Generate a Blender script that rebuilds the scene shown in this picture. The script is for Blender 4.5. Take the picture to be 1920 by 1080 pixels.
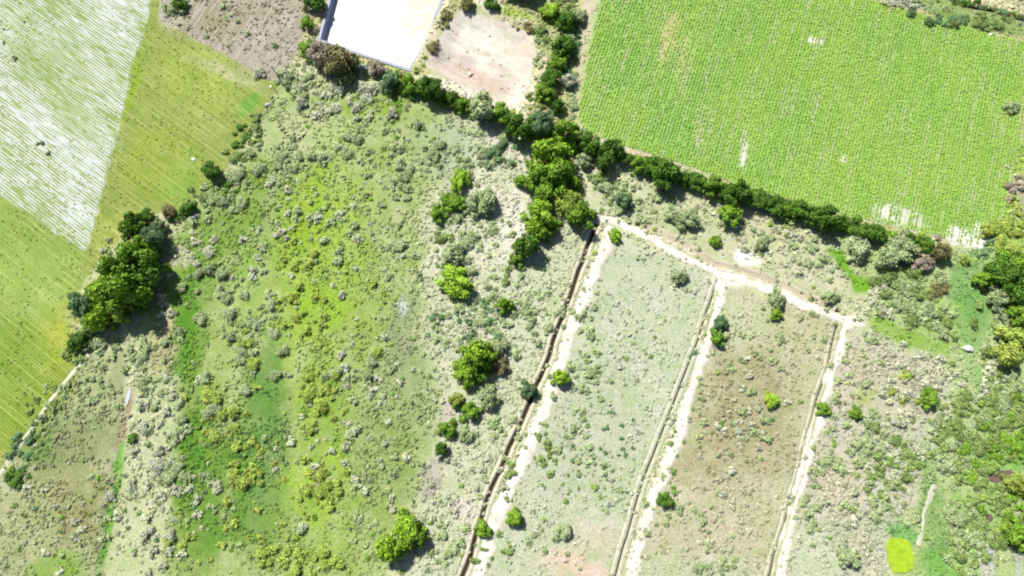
import bpy, math, random
import numpy as np
from mathutils import Vector

# ------------------------------------------------------------------ camera, sky, sun, exposure
S = bpy.context.scene
for o in list(bpy.data.objects): bpy.data.objects.remove(o)
TILT = math.radians(14.0); DIST = 102.0; FPX = 1280.0
CAM = (0.0, -DIST*math.sin(TILT), DIST*math.cos(TILT))
cd = bpy.data.cameras.new('camera'); cam = bpy.data.objects.new('camera', cd); S.collection.objects.link(cam)
cd.lens = 24.0; cd.sensor_width = 36.0; cd.clip_start = 0.5; cd.clip_end = 3000
cam.location = CAM; cam.rotation_euler = (TILT, 0, 0); S.camera = cam

SUN_AZ = (-0.62, 0.78); SUN_EL = math.radians(50)
w = bpy.data.worlds.new('World'); S.world = w; w.use_nodes = True
wn = w.node_tree; bg = wn.nodes['Background']
sky = wn.nodes.new('ShaderNodeTexSky'); sky.sky_type = 'NISHITA'; sky.sun_disc = False
sky.sun_elevation = SUN_EL; sky.sun_rotation = math.atan2(SUN_AZ[0], SUN_AZ[1])
wn.links.new(sky.outputs[0], bg.inputs[0]); bg.inputs[1].default_value = 0.06
sl = bpy.data.lights.new('sun', 'SUN'); sl.energy = 5.0; sl.angle = math.radians(0.5); sl.color = (1.0, 0.965, 0.90)
sun = bpy.data.objects.new('sun', sl); S.collection.objects.link(sun); sun.location = (-60, 75, 120)
_c = math.cos(SUN_EL)/math.hypot(*SUN_AZ)
sun.rotation_euler = Vector((-SUN_AZ[0]*_c, -SUN_AZ[1]*_c, -math.sin(SUN_EL))).to_track_quat('-Z', 'Y').to_euler()
S.view_settings.view_transform = 'Standard'; S.view_settings.look = 'None'
S.view_settings.exposure = 1.0; S.view_settings.gamma = 1.0; S.view_settings.use_curve_mapping = False
S.render.engine = 'CYCLES'; S.cycles.pixel_filter_type = 'BLACKMAN_HARRIS'; S.cycles.filter_width = 2.0; S.render.resolution_x = 1024; S.render.resolution_y = 576

# ------------------------------------------------------------------ helpers
rng = np.random.default_rng(11); random.seed(5)
COL = S.collection
CT, ST = math.cos(TILT), math.sin(TILT)
def at(px, py, z=0.0):
    """survey helper: the point at height z that the photograph shows at a pixel (1920 x 1080)"""
    u = (px-960)/FPX; v = (540-py)/FPX
    t = (CAM[2]-z)/(CT - v*ST)
    return (u*t, CAM[1]+t*(v*CT+ST))
def mpp(px, py):                                     # metres per pixel there
    a = at(px, py); b = at(px+1, py); return b[0]-a[0]
def pts(l): return np.array([at(*p) for p in l])

def lin(c, k=1.0):
    o = []
    for v in c:
        v = v/255.0
        o.append((v/12.92 if v <= 0.04045 else ((v+0.055)/1.055)**2.4)*k)
    return np.array(o)
K = 0.485                                             # a sunlit surface shows about twice its base colour at this exposure
def A(r, g, b): return lin((r, g, b), K)
def AL(r, g, b): return lin((r, g, b), 0.66)           # leaves: tilted and half in their own shade

_tab = {}
def vnoise(x, y, scale, seed):
    if seed not in _tab: _tab[seed] = np.random.default_rng(1000+seed).random((256, 256))
    t = _tab[seed]; x = x/scale; y = y/scale
    xi = np.floor(x).astype(int); yi = np.floor(y).astype(int); fx = x-xi; fy = y-yi
    fx = fx*fx*(3-2*fx); fy = fy*fy*(3-2*fy)
    a = t[xi & 255, yi & 255]; b = t[(xi+1) & 255, yi & 255]; c = t[xi & 255, (yi+1) & 255]; d = t[(xi+1) & 255, (yi+1) & 255]
    return (a*(1-fx)+b*fx)*(1-fy)+(c*(1-fx)+d*fx)*fy
def fbm(x, y, scale, seed, oct=3):
    s = 0; a = 1; n = 0
    for i in range(oct):
        s = s+a*vnoise(x, y, scale, seed+i*17); n += a; a *= 0.55; scale *= 0.47
    return s/n
def sstep(a, b, x):
    t = np.clip((x-a)/(b-a), 0, 1); return t*t*(3-2*t)
def sdf(P, X, Y):
    """signed distance to a polygon, negative inside"""
    d = np.full(X.shape, 1e9); ins = np.zeros(X.shape, bool); n = len(P)
    for i in range(n):
        x0, y0 = P[i]; x1, y1 = P[(i+1) % n]
        ex, ey = x1-x0, y1-y0; L = ex*ex+ey*ey+1e-12
        t = np.clip(((X-x0)*ex+(Y-y0)*ey)/L, 0, 1)
        d = np.minimum(d, (X-x0-t*ex)**2+(Y-y0-t*ey)**2)
        c = ((y0 > Y) != (y1 > Y)) & (X < (x1-x0)*(Y-y0)/((y1-y0) if abs(y1-y0) > 1e-9 else 1e-9)+x0)
        ins ^= c
    d = np.sqrt(d); return np.where(ins, -d, d)
def pdist(P, X, Y):
    d = np.full(X.shape, 1e9)
    for i in range(len(P)-1):
        x0, y0 = P[i]; x1, y1 = P[i+1]; ex, ey = x1-x0, y1-y0; L = ex*ex+ey*ey+1e-12
        t = np.clip(((X-x0)*ex+(Y-y0)*ey)/L, 0, 1)
        d = np.minimum(d, (X-x0-t*ex)**2+(Y-y0-t*ey)**2)
    return np.sqrt(d)

def mesh_np(name, V, F, mat=None, col=None, smooth=False):
    V = np.asarray(V, np.float32); F = np.asarray(F, np.int32); k = F.shape[1]
    m = bpy.data.meshes.new(name)
    m.vertices.add(len(V)); m.vertices.foreach_set('co', V.ravel())
    m.loops.add(F.size); m.loops.foreach_set('vertex_index', F.ravel())
    m.polygons.add(len(F)); m.polygons.foreach_set('loop_start', np.arange(0, F.size, k, dtype=np.int32))
    try: m.polygons.foreach_set('loop_total', np.full(len(F), k, np.int32))
    except Exception: pass
    m.update(calc_edges=True)
    if smooth: m.polygons.foreach_set('use_smooth', np.ones(len(F), bool))
    if col is not None:
        a = m.color_attributes.new('Col', 'FLOAT_COLOR', 'POINT')
        c = np.ones((len(V), 4), np.float32); c[:, :3] = col; a.data.foreach_set('color', c.ravel())
    if mat: m.materials.append(mat)
    m.validate(); return m
def link(name, data, parent=None, loc=None, label=None, cat=None, group=None, kind=None):
    o = bpy.data.objects.new(name, data); COL.objects.link(o)
    if parent: o.parent = parent
    if loc is not None: o.location = loc
    if label: o['label'] = label
    if cat: o['category'] = cat
    if group: o['group'] = group
    if kind: o['kind'] = kind
    return o

# ------------------------------------------------------------------ materials
def nt(name):
    m = bpy.data.materials.new(name); m.use_nodes = True; n = m.node_tree
    return m, n, n.nodes['Principled BSDF']
def add(n, t, **kw):
    x = n.nodes.new(t)
    for k, v in kw.items(): setattr(x, k, v)
    return x
def noise(n, vec, scale, detail=2.0, rough=0.6):
    x = add(n, 'ShaderNodeTexNoise'); x.inputs['Scale'].default_value = scale; x.inputs['Detail'].default_value = detail
    x.inputs['Roughness'].default_value = rough
    if vec is not None: n.links.new(vec, x.inputs['Vector'])
    return x.outputs['Fac']
def ramp(n, fac, stops):
    r = add(n, 'ShaderNodeValToRGB'); e = r.color_ramp.elements
    while len(e) > 1: e.remove(e[-1])
    e[0].position = stops[0][0]; e[0].color = (*stops[0][1], 1)
    for p, c in stops[1:]:
        q = e.new(p); q.color = (*c, 1)
    n.links.new(fac, r.inputs[0]); return r.outputs[0]
def mix(n, fac, a, b, mode='MIX'):
    x = add(n, 'ShaderNodeMix', data_type='RGBA', blend_type=mode)
    for i, v in ((0, fac), (6, a), (7, b)):
        if hasattr(v, 'is_output') : n.links.new(v, x.inputs[i])
        elif i == 0: x.inputs[0].default_value = v
        else: x.inputs[i].default_value = (*v, 1)
    return x.outputs[2]
def ground_mat(name, lo=0.62, hi=1.32, stripe=None, bump=0.5, fine=3.2, mott=0.0, wave=0.0):
    """attribute colour of the ground cover broken up by tuft-sized noise; stripe = (angle, across, along, colour, lo, hi)"""
    m, n, b = nt(name)
    at_ = add(n, 'ShaderNodeAttribute', attribute_name='Col'); tc = add(n, 'ShaderNodeTexCoord')
    ob = tc.outputs['Object']
    f1 = noise(n, ob, fine, 6.0, 0.78); f2 = noise(n, ob, 0.55, 3.0, 0.6)
    g1 = ramp(n, f1, [(0.30, (lo,)*3), (0.5, (1, 1, 1)), (0.72, (hi,)*3)])
    g2 = ramp(n, f2, [(0.3, (0.86, 0.93, 0.80)), (0.5, (1, 1, 1)), (0.7, (1.09, 1.07, 1.04))])
    c = at_.outputs['Color']
    if stripe:
        ang, ac, al, sc, s0, s1 = stripe[:6]; pat = stripe[6] if len(stripe) > 6 else 0.0
        mp = add(n, 'ShaderNodeMapping'); mp.inputs['Rotation'].default_value = (0, 0, -ang); mp.inputs['Scale'].default_value = (1, 1, 1)
        n.links.new(ob, mp.inputs[0])
        mp2 = add(n, 'ShaderNodeMapping'); mp2.inputs['Scale'].default_value = (al, ac, 1); n.links.new(mp.outputs[0], mp2.inputs[0])
        f = noise(n, mp2.outputs[0], 1.0, 2.0, 0.5)
        if wave:
            wv = add(n, 'ShaderNodeTexWave', wave_type='BANDS', bands_direction='Y', wave_profile='SIN'); wv.inputs['Scale'].default_value = 0.314/wave*1.0; wv.inputs['Distortion'].default_value = .6; wv.inputs['Detail'].default_value = 1.0; wv.inputs['Detail Scale'].default_value = .6
            n.links.new(mp.outputs[0], wv.inputs['Vector'])
            wa = add(n, 'ShaderNodeMath', operation='MULTIPLY_ADD'); n.links.new(wv.outputs['Fac'], wa.inputs[0]); wa.inputs[1].default_value = .30; n.links.new(f, wa.inputs[2])
            wb = add(n, 'ShaderNodeMath', operation='SUBTRACT'); n.links.new(wa.outputs[0], wb.inputs[0]); wb.inputs[1].default_value = .15; f = wb.outputs[0]
        if pat:
            mp3 = add(n, 'ShaderNodeMapping'); mp3.inputs['Scale'].default_value = (0.05, 0.16, 1); n.links.new(mp.outputs[0], mp3.inputs[0])
            ma = add(n, 'ShaderNodeMath', operation='MULTIPLY_ADD'); n.links.new(noise(n, mp3.outputs[0], 1.0, 4.0, 0.6), ma.inputs[0]); ma.inputs[1].default_value = pat; ma.inputs[2].default_value = -.5*pat
            mb = add(n, 'ShaderNodeMath', operation='ADD'); n.links.new(f, mb.inputs[0]); n.links.new(ma.outputs[0], mb.inputs[1]); f = mb.outputs[0]
        fac = ramp(n, f, [(s0, (0, 0, 0)), (s1, (1, 1, 1))])
        c = mix(n, fac, c, sc)
    if mott:
        f3 = noise(n, ob, 1.15, 5.0, 0.72); f4 = noise(n, ob, 0.22, 2.0, 0.5)
        mm = add(n, 'ShaderNodeMath', operation='MULTIPLY_ADD'); n.links.new(f4, mm.inputs[0]); mm.inputs[1].default_value = .5; n.links.new(f3, mm.inputs[2])
        c = mix(n, ramp(n, mm.outputs[0], [(0.70, (0, 0, 0)), (0.92, (mott,)*3)]), c, mix(n, 1.0, c, (0.80, 0.91, 0.62), 'MULTIPLY'))
        c = mix(n, ramp(n, mm.outputs[0], [(0.56, (mott,)*3), (0.70, (0, 0, 0))]), c, mix(n, 1.0, c, (1.12, 1.06, 1.16), 'MULTIPLY'))
    c = mix(n, 1.0, c, g1, 'MULTIPLY'); c = mix(n, 1.0, c, g2, 'MULTIPLY')
    n.links.new(c, b.inputs['Base Color']); b.inputs['Roughness'].default_value = 0.95
    b.inputs['Specular IOR Level'].default_value = 0.1
    bp = add(n, 'ShaderNodeBump'); bp.inputs['Strength'].default_value = bump; bp.inputs['Distance'].default_value = 0.25
    n.links.new(f1, bp.inputs['Height']); n.links.new(bp.outputs[0], b.inputs['Normal'])
    return m
def leaf_mat(name, c, var=0.35, attr=False, trans=0.22, hue=None):
    """foliage: per-object and per-clump variation of one base colour"""
    m, n, b = nt(name); out = n.nodes['Material Output']
    tc = add(n, 'ShaderNodeTexCoord'); oi = add(n, 'ShaderNodeObjectInfo')
    base = add(n, 'ShaderNodeAttribute', attribute_name='Col').outputs['Color']
    if not attr:
        base = mix(n, 1.0, base, tuple(c), 'MULTIPLY')
        g = ramp(n, oi.outputs['Random'], [(0, (1-var, 1-var, 1-var)), (0.5, (1, 1, 1)), (1, (1+var, 1+var*0.7, 1+var*1.3))])
        base = mix(n, 1.0, base, g, 'MULTIPLY')
    n.links.new(base, b.inputs['Base Color']); b.inputs['Roughness'].default_value = 0.6
    b.inputs['Specular IOR Level'].default_value = 0.18
    t = add(n, 'ShaderNodeBsdfTranslucent'); n.links.new(base, t.inputs[0])
    ms = add(n, 'ShaderNodeMixShader'); ms.inputs[0].default_value = trans
    n.links.new(b.outputs[0], ms.inputs[1]); n.links.new(t.outputs[0], ms.inputs[2]); n.links.new(ms.outputs[0], out.inputs[0])
    return m
def plain_mat(name, c, rough=0.8, nscale=6.0, var=0.25, spec=0.3, bump=0.1):
    m, n, b = nt(name); tc = add(n, 'ShaderNodeTexCoord')
    f = noise(n, tc.outputs['Object'], nscale, 4.0, 0.6)
    g = ramp(n, f, [(0.3, tuple(np.array(c)*(1-var))), (0.7, tuple(np.array(c)*(1+var)))])
    n.links.new(g, b.inputs['Base Color']); b.inputs['Roughness'].default_value = rough; b.inputs['Specular IOR Level'].default_value = spec
    if bump:
        bp = add(n, 'ShaderNodeBump'); bp.inputs['Strength'].default_value = bump; n.links.new(f, bp.inputs['Height']); n.links.new(bp.outputs[0], b.inputs['Normal'])
    return m

# ------------------------------------------------------------------ the layout, surveyed from the photograph
DITCH1 = [(1126,408),(1112,440),(1095,480),(1070,550),(1045,620),(1020,690),(1000,742),(975,800),(950,852),(925,910),(905,965),(885,1030),(868,1080),(840,1160)]
PATH1  = [(1146,424),(1124,490),(1098,552),(1072,625),(1047,692),(1024,755),(1004,808),(980,865),(955,920),(930,975),(910,1030),(894,1080),(872,1150)]
DITCH2 = [(1346,520),(1330,570),(1308,640),(1283,700),(1260,760),(1238,820),(1213,880),(1197,930),(1177,1000),(1158,1060),(1135,1150)]
PATH2  = [(1360,520),(1346,570),(1328,640),(1305,705),(1285,768),(1262,838),(1240,900),(1220,958),(1202,1010),(1182,1075),(1165,1140)]
DITCH3 = [(1572,592),(1560,650),(1545,710),(1527,770),(1505,850),(1490,910),(1470,980),(1450,1050),(1428,1140)]
PATH3  = [(1592,602),(1580,640),(1568,680),(1550,735),(1535,785),(1518,838),(1503,900),(1490,945),(1474,1005),(1462,1075),(1448,1150)]
PATHT  = [(1118,410),(1150,412),(1190,432),(1245,462),(1300,492),(1345,512),(1372,520),(1420,536),(1480,560),(1530,580),(1572,597),(1605,603)]
DITCHT = [(1200,422),(1250,442),(1295,468),(1345,497),(1380,506),(1430,518),(1480,540),(1530,563),(1568,584)]
FOOTP  = [(168,662),(135,700),(98,748),(52,812),(0,888),(-60,975)]
GULLY  = [(245,650),(240,700),(238,760),(225,820),(215,880),(205,940),(195,1010),(190,1080),(182,1160)]
DITCHR = [(1770,-12),(1800,6),(1850,18),(1925,38),(2020,68)]
FENCEL = [(560,95),(527,153),(505,190),(482,232),(462,262)]
TRACKR = [(1752,908),(1742,935),(1735,960),(1730,1000),(1722,1025)]
PONDW  = pts([(640,-75),(600,76),(768,131),(792,90),(828,0),(862,-95)])
PONDD  = pts([(858,18),(925,35),(1000,64),(1006,105),(985,188),(955,204),(880,168),(796,126),(822,72)])
FIELDA = pts([(-220,-140),(290,-120),(278,25),(262,80),(248,120),(234,190),(215,262),(200,325),(184,392),(160,472),(0,360),(-220,215)])
FIELDB = pts([(-220,215),(0,360),(160,472),(184,392),(200,325),(215,262),(234,190),(248,120),(262,80),(278,25),(290,-120),(300,-120),(300,38),(345,62),(430,106),(500,150),(522,158),(478,236),(440,296),(395,352),(330,402),(262,398),(215,460),(160,530),(125,590),(130,655),(165,664),(130,698),(92,745),(46,810),(-6,886),(-220,1180)])
FIELDC = pts([(300,-120),(300,38),(345,62),(430,106),(500,150),(522,150),(556,92),(575,60),(606,-10),(628,-120)])
CROP   = pts([(1140,-110),(1126,0),(1102,100),(1083,215),(1092,245),(1160,270),(1270,305),(1400,352),(1560,397),(1700,430),(1838,466),(1868,440),(1893,330),(1918,235),(1935,82),(1800,45),(1622,-4),(1500,-110)])
PLOT1  = pts([(1140,430),(1345,520),(1160,1080),(1140,1160),(880,1160),(900,1080),(1020,760)])
PLOT2  = pts([(1360,525),(1575,600),(1450,1080),(1430,1160),(1170,1160),(1190,1080)])
PLOT3  = pts([(1590,605),(1700,650),(1790,720),(1730,900),(1640,1160),(1450,1160),(1480,1010),(1560,720)])
strips = {k: pts(v) for k, v in dict(d1=DITCH1, d2=DITCH2, d3=DITCH3, dt=DITCHT, p1=PATH1, p2=PATH2, p3=PATH3, pt=PATHT, fp=FOOTP, gl=GULLY, dr=DITCHR, tr=TRACKR, fl=FENCEL).items()}

def h_base(X, Y):
    h = 0.35*(fbm(X, Y, 26, 3, 2)-0.5)+0.10*(fbm(X, Y, 5, 5, 2)-0.5)
    d = sdf(PONDD, X, Y)
    h = h-0.55*sstep(0.2, -3.0, d)+0.25*np.exp(-((d-1.5)/1.1)**2)
    g = pdist(strips['gl'], X, Y); h = h-0.22*np.exp(-(g/0.9)**2)
    return h

# painted ground cover, in the order the covers lie over one another
PAINT = [
 # meadow left of the long ditch
 ('p', [(520,160),(780,150),(860,260),(800,420),(800,640),(820,760),(760,960),(690,1160),(180,1160),(240,660),(330,410),(440,300)], (168,184,114), 60, .85),
 ('e', (600,250,130,50,0), (192,198,153), 40, .7), ('e', (690,200,45,22,0), (150,179,70), 20, .8), ('e', (742,200,14,42,10), (131,171,56), 10, 1),
 ('e', (690,262,60,40,0), (165,184,107), 30, .6), ('e', (880,290,100,60,20), (176,189,157), 50, .8),
 ('e', (352,560,52,190,8), (133,166,75), 40, .9), ('e', (350,585,26,60,0), (118,160,58), 18, .9), ('e', (362,680,22,60,0), (117,158,57), 18, .9), ('e', (460,395,60,90,20), (132,163,73), 50, .8),
 ('e', (505,400,9,110,4), (174,185,145), 10, .5), ('e', (565,420,55,120,8), (152,183,80), 40, .9), ('e', (590,580,60,60,0), (149,183,75), 40, .9), ('e', (640,500,70,90,0), (156,183,90), 50, .7),
 ('e', (365,860,50,150,0), (125,159,66), 40, .95), ('e', (420,930,60,140,20), (125,159,71), 40, .85), ('e', (495,740,38,110,4), (125,159,84), 34, .9), ('e', (510,880,36,100,0), (125,154,91), 34, .9),
 ('e', (500,1000,60,60,0), (122,157,75), 40, .8), ('e', (600,760,50,110,0), (142,174,74), 40, .8),
 ('e', (680,620,60,70,0), (159,180,97), 40, .7), ('e', (752,640,26,100,6), (157,165,128), 26, .8), ('e', (775,740,70,90,10), (162,173,124), 50, .75), ('e', (720,860,80,110,0), (153,171,105), 50, .8), ('e', (640,1000,110,70,0), (159,180,102), 50, .7),
 ('e', (600,480,70,230,4), (166,194,82), 70, .62), ('e', (575,420,36,90,8), (158,190,66), 30, .6), ('e', (600,585,46,50,0), (152,188,60), 30, .6), ('e', (590,900,70,120,0), (160,192,76), 60, .5), ('e', (352,600,22,110,4), (98,150,50), 20, .75), ('e', (365,850,26,90,0), (98,148,52), 24, .7), ('e', (495,800,26,170,3), (108,152,74), 26, .6), ('e', (430,930,40,110,10), (104,150,58), 34, .6), ('e', (470,520,30,100,0), (148,186,84), 30, .5),
 ('e', (755,575,10,20,0), (200,215,205), 10, .7),
 ('p', [(215,640),(300,640),(330,760),(300,1160),(185,1160)], (206,210,172), 30, .85), ('e', (300,640,25,60,0), (196,186,150), 20, .7), ('e', (330,480,26,24,0), (214,206,188), 14, .7),
 # lower left corner
 ('p', [(165,664),(240,650),(225,820),(190,1160),(-160,1160),(-40,900)], (175,181,138), 20, .9), ('e', (130,840,80,60,-30), (147,155,110), 40, .85), ('e', (110,960,110,80,0), (169,172,122), 50, .6), ('e', (70,830,36,26,-40), (134,161,97), 20, .9), ('e', (150,980,50,70,0), (150,152,104), 40, .55), ('e', (100,1070,60,30,0), (142,175,78), 24, .8),
 ('e', (232,800,8,90,6), (176,160,132), 6, .75), ('e', (208,960,9,120,5), (112,164,62), 6, .85), ('e', (222,862,7,30,5), (100,170,50), 5, .9),
 # pale rough ground along the ditch
 ('p', [(800,420),(900,250),(1000,260),(1120,400),(1000,740),(860,1160),(700,1160),(790,930),(830,760),(800,620)], (205,209,180), 50, .9), ('e', (900,430,100,110,10), (222,220,200), 60, .75), ('e', (965,410,22,70,8), (236,232,222), 24, .85), ('e', (960,280,60,20,30), (224,220,204), 26, .7), ('e', (960,650,60,80,0), (210,212,186), 40, .6), ('e', (870,960,24,18,0), (228,218,210), 14, .8), ('e', (810,900,18,50,25), (184,176,170), 14, .7), ('e', (840,770,14,30,30), (206,192,186), 14, .7), ('e', (870,620,80,60,0), (206,208,182), 40, .5),
 # under the hedge to the top path
 ('p', [(1080,290),(1300,380),(1560,430),(1620,600),(1360,500),(1130,400)], (204,206,172), 30, .9), ('e', (1250,420,100,40,20), (196,202,160), 40, .6), ('e', (1402,484,26,14,15), (250,246,238), 10, 1), ('e', (1364,524,24,18,10), (250,246,238), 12, .95), ('e', (1600,604,18,7,10), (250,244,234), 6, 1), ('e', (1440,420,70,30,15), (208,204,172), 30, .6),
 # plots between the ditches
 ('P', PLOT1, (201,206,181), 20, .95), ('e', (1120,820,90,140,20), (194,199,172), 60, .6), ('e', (1180,600,60,80,20), (202,206,184), 50, .6), ('e', (1085,1062,75,24,14), (230,206,190), 22, .9), ('e', (1110,1010,90,30,0), (210,204,178), 30, .6),
 ('P', PLOT2, (198,196,166), 20, .95), ('e', (1400,760,90,130,18), (174,167,132), 80, .75), ('e', (1480,620,60,50,0), (196,194,158), 40, .7), ('e', (1400,600,50,50,0), (200,206,170), 40, .8), ('e', (1320,980,110,90,0), (204,194,170), 60, .6), ('e', (1440,830,40,60,0), (178,170,134), 40, .6), ('e', (1300,1070,110,30,0), (200,206,176), 30, .7), ('e', (1310,860,40,60,10), (178,166,132), 30, .5),
 ('P', PLOT3, (200,200,178), 30, .95), ('e', (1600,700,50,60,0), (210,198,176), 40, .6), ('e', (1580,900,60,60,0), (212,200,180), 50, .6), ('e', (1530,1040,60,60,0), (206,212,182), 40, .6), ('e', (1620,735,22,18,0), (184,198,116), 14, .8),
 # wet ground on the right
 ('p', [(1560,430),(1880,470),(1960,400),(2150,500),(2150,1160),(1660,1160),(1740,900),(1790,720),(1640,600)], (178,196,134), 40, .9), ('p', [(1545,465),(1580,470),(1600,510),(1640,535),(1630,550),(1600,550),(1590,520)], (132,180,62), 8, 1),
 ('p', [(1625,590),(1650,595),(1720,625),(1780,650),(1765,668),(1700,650),(1640,620)], (150,184,84), 10, .95), ('p', [(1790,480),(1840,490),(1850,540),(1870,600),(1840,650),(1800,650),(1790,600),(1780,540)], (126,172,96), 14, .9), ('e', (1825,690,13,60,-4), (122,182,84), 10, .95), ('e', (1760,600,40,50,0), (160,196,104), 30, .7), ('e', (1870,640,30,60,20), (192,206,152), 24, .8), ('e', (1815,720,24,90,8), (196,204,160), 20, .6),
 ('e', (1720,745,16,30,0), (112,132,66), 10, .9), ('e', (1700,720,70,60,0), (206,200,180), 40, .6), ('e', (1750,980,22,130,6), (126,166,92), 16, .85), ('e', (1690,1000,30,20,0), (130,182,104), 14, .8), ('e', (1840,950,60,60,0), (150,188,104), 40, .7), ('e', (1790,1060,60,40,0), (134,186,92), 30, .7), ('e', (1880,850,50,40,0), (136,186,92), 30, .8), ('e', (1850,1055,15,36,8), (208,206,200), 8, .95), ('e', (1908,1050,9,40,4), (196,196,196), 6, .9), ('e', (1850,480,40,30,0), (160,196,120), 20, .8), ('e', (1914,610,10,10,0), (214,206,176), 6, .9), ('e', (1915,970,8,24,0), (206,198,190), 6, .9),
 # around the ponds and the crop field
 ('p', [(575,60),(606,-10),(640,-120),(1140,-120),(1090,130),(1080,250),(1010,250),(900,215),(790,160),(640,140),(560,110)], (196,196,140), 16, .95), ('p', [(770,140),(860,150),(980,200),(1010,235),(960,225),(880,190),(800,160)], (244,238,222), 10, .9), ('p', [(825,0),(845,0),(812,95),(785,128),(778,110)], (238,224,196), 8, .9), ('p', [(905,-60),(935,-5),(945,22),(925,28),(890,6)], (246,240,228), 8, .9), ('p', [(930,25),(1000,42),(1045,55),(1030,66),(960,45)], (226,214,186), 8, .8), ('p', [(1018,56),(1045,58),(1035,100),(1010,190),(985,215),(1000,150)], (228,218,188), 8, .85), ('e', (1050,60,40,60,0), (136,172,70), 24, .7), ('e', (960,25,40,10,14), (160,190,70), 10, .7), ('e', (665,118,50,9,18), (220,206,172), 10, .8),
 ('p', [(1100,-120),(1128,-120),(1118,0),(1092,110),(1082,215),(1100,260),(1080,250),(1070,200),(1085,100)], (214,204,178), 8, .9), ('p', [(1150,260),(1280,305),(1290,318),(1170,285)], (226,206,184), 8, .95), ('p', [(1290,318),(1560,398),(1700,432),(1700,446),(1500,404),(1290,335)], (190,192,124), 8, .8),
 ('p', [(1500,-110),(1640,-4),(1800,42),(1960,92),(2150,120),(2150,-140),(1600,-200)], (158,176,112), 10, .95), ('p', [(1622,-8),(1800,36),(1960,82),(1960,92),(1800,46),(1616,0)], (206,198,140), 8, .8), ('e', (1690,5,50,8,14), (178,176,172), 8, .8), ('p', [(1800,-30),(1960,10),(1960,34),(1860,14),(1800,0)], (224,216,180), 8, .95), ('e', (1830,42,70,14,16), (122,156,84), 14, .8),
 ('p', [(1868,440),(1893,330),(1918,235),(1945,82),(2150,100),(2150,500),(1890,480)], (168,196,92), 10, .9), ('e', (1912,370,10,40,0), (190,176,160), 8, .85),
 # fields
 ('P', FIELDB, (147,162,82), 8, 1), ('p', [(-200,300),(0,380),(150,480),(110,600),(100,680),(0,850),(-200,1100)], (140,170,78), 40, .85), ('e', (60,760,90,50,-50), (141,160,48), 40, .8), ('e', (110,620,50,70,0), (166,180,60), 40, .7), ('e', (60,540,90,60,0), (160,184,97), 50, .7), ('e', (380,150,90,60,30), (164,179,86), 40, .7), ('e', (430,140,80,9,26), (192,192,153), 12, .6), ('e', (470,200,12,32,40), (102,164,65), 12, .9), ('e', (300,300,70,70,0), (151,166,61), 50, .7), ('e', (340,330,30,50,30), (128,169,61), 24, .8), ('e', (240,160,20,90,12), (147,171,37), 16, .6), ('e', (220,440,50,50,0), (171,182,89), 40, .6), ('e', (20,690,60,110,0), (130,158,58), 50, .7),
 ('P', FIELDC, (172,165,143), 8, 1), ('e', (400,40,70,40,0), (158,152,118), 40, .7), ('e', (490,90,50,60,30), (180,172,158), 40, .6), ('e', (320,30,18,30,0), (186,186,160), 16, .8),
 ('P', CROP, (156,194,96), 6, 1), ('e', (1690,406,54,20,8), (240,236,228), 14, .8), ('e', (1794,442,22,20,0), (246,242,236), 6, .97), ('e', (1838,440,18,28,8), (246,242,236), 6, .97), ('e', (1820,455,20,10,0), (246,242,236), 6, .97), ('e', (1528,77,13,10,0), (246,242,236), 6, .97), ('e', (1393,280,6,34,10), (246,242,236), 6, .97), ('e', (1582,300,4,7,0), (246,242,236), 6, .97), ('e', (1258,70,18,62,8), (206,196,140), 14, .55), ('e', (1285,130,14,70,6), (206,196,140), 14, .6), ('e', (1310,240,8,50,6), (216,206,170), 8, .6),
 ('P', FIELDA, (218,221,220), 5, 1), ('e', (60,90,120,40,35), (192,199,166), 60, .7), ('e', (150,220,80,30,40), (192,201,164), 40, .7),
 ('P', PONDD, (223,210,197), 8, 1), ('e', (905,85,75,62,20), (236,232,219), 50, .97), ('e', (970,90,24,20,0), (219,199,175), 16, .6), ('e', (850,120,36,30,20), (199,186,179), 30, .6), ('e', (900,150,70,18,20), (212,188,171), 20, .7), ('e', (975,170,20,30,10), (232,227,212), 16, .8), ('e', (950,185,14,18,0), (229,223,208), 12, .7),
]
_comp = []
for p in PAINT:
    kind, g, c, fe, s = p
    if kind == 'p': _comp.append(('p', pts(g), A(*c), fe*0.085, s))
    elif kind == 'P': _comp.append(('p', g, A(*c), fe*0.085, s))
    else:
        cx, cy, rx, ry, rot = g; k = mpp(cx, cy); x, y = at(cx, cy)
        _comp.append(('e', (x, y, rx*k, ry*k, math.radians(-rot)), A(*c), fe*0.085, s))
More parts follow.
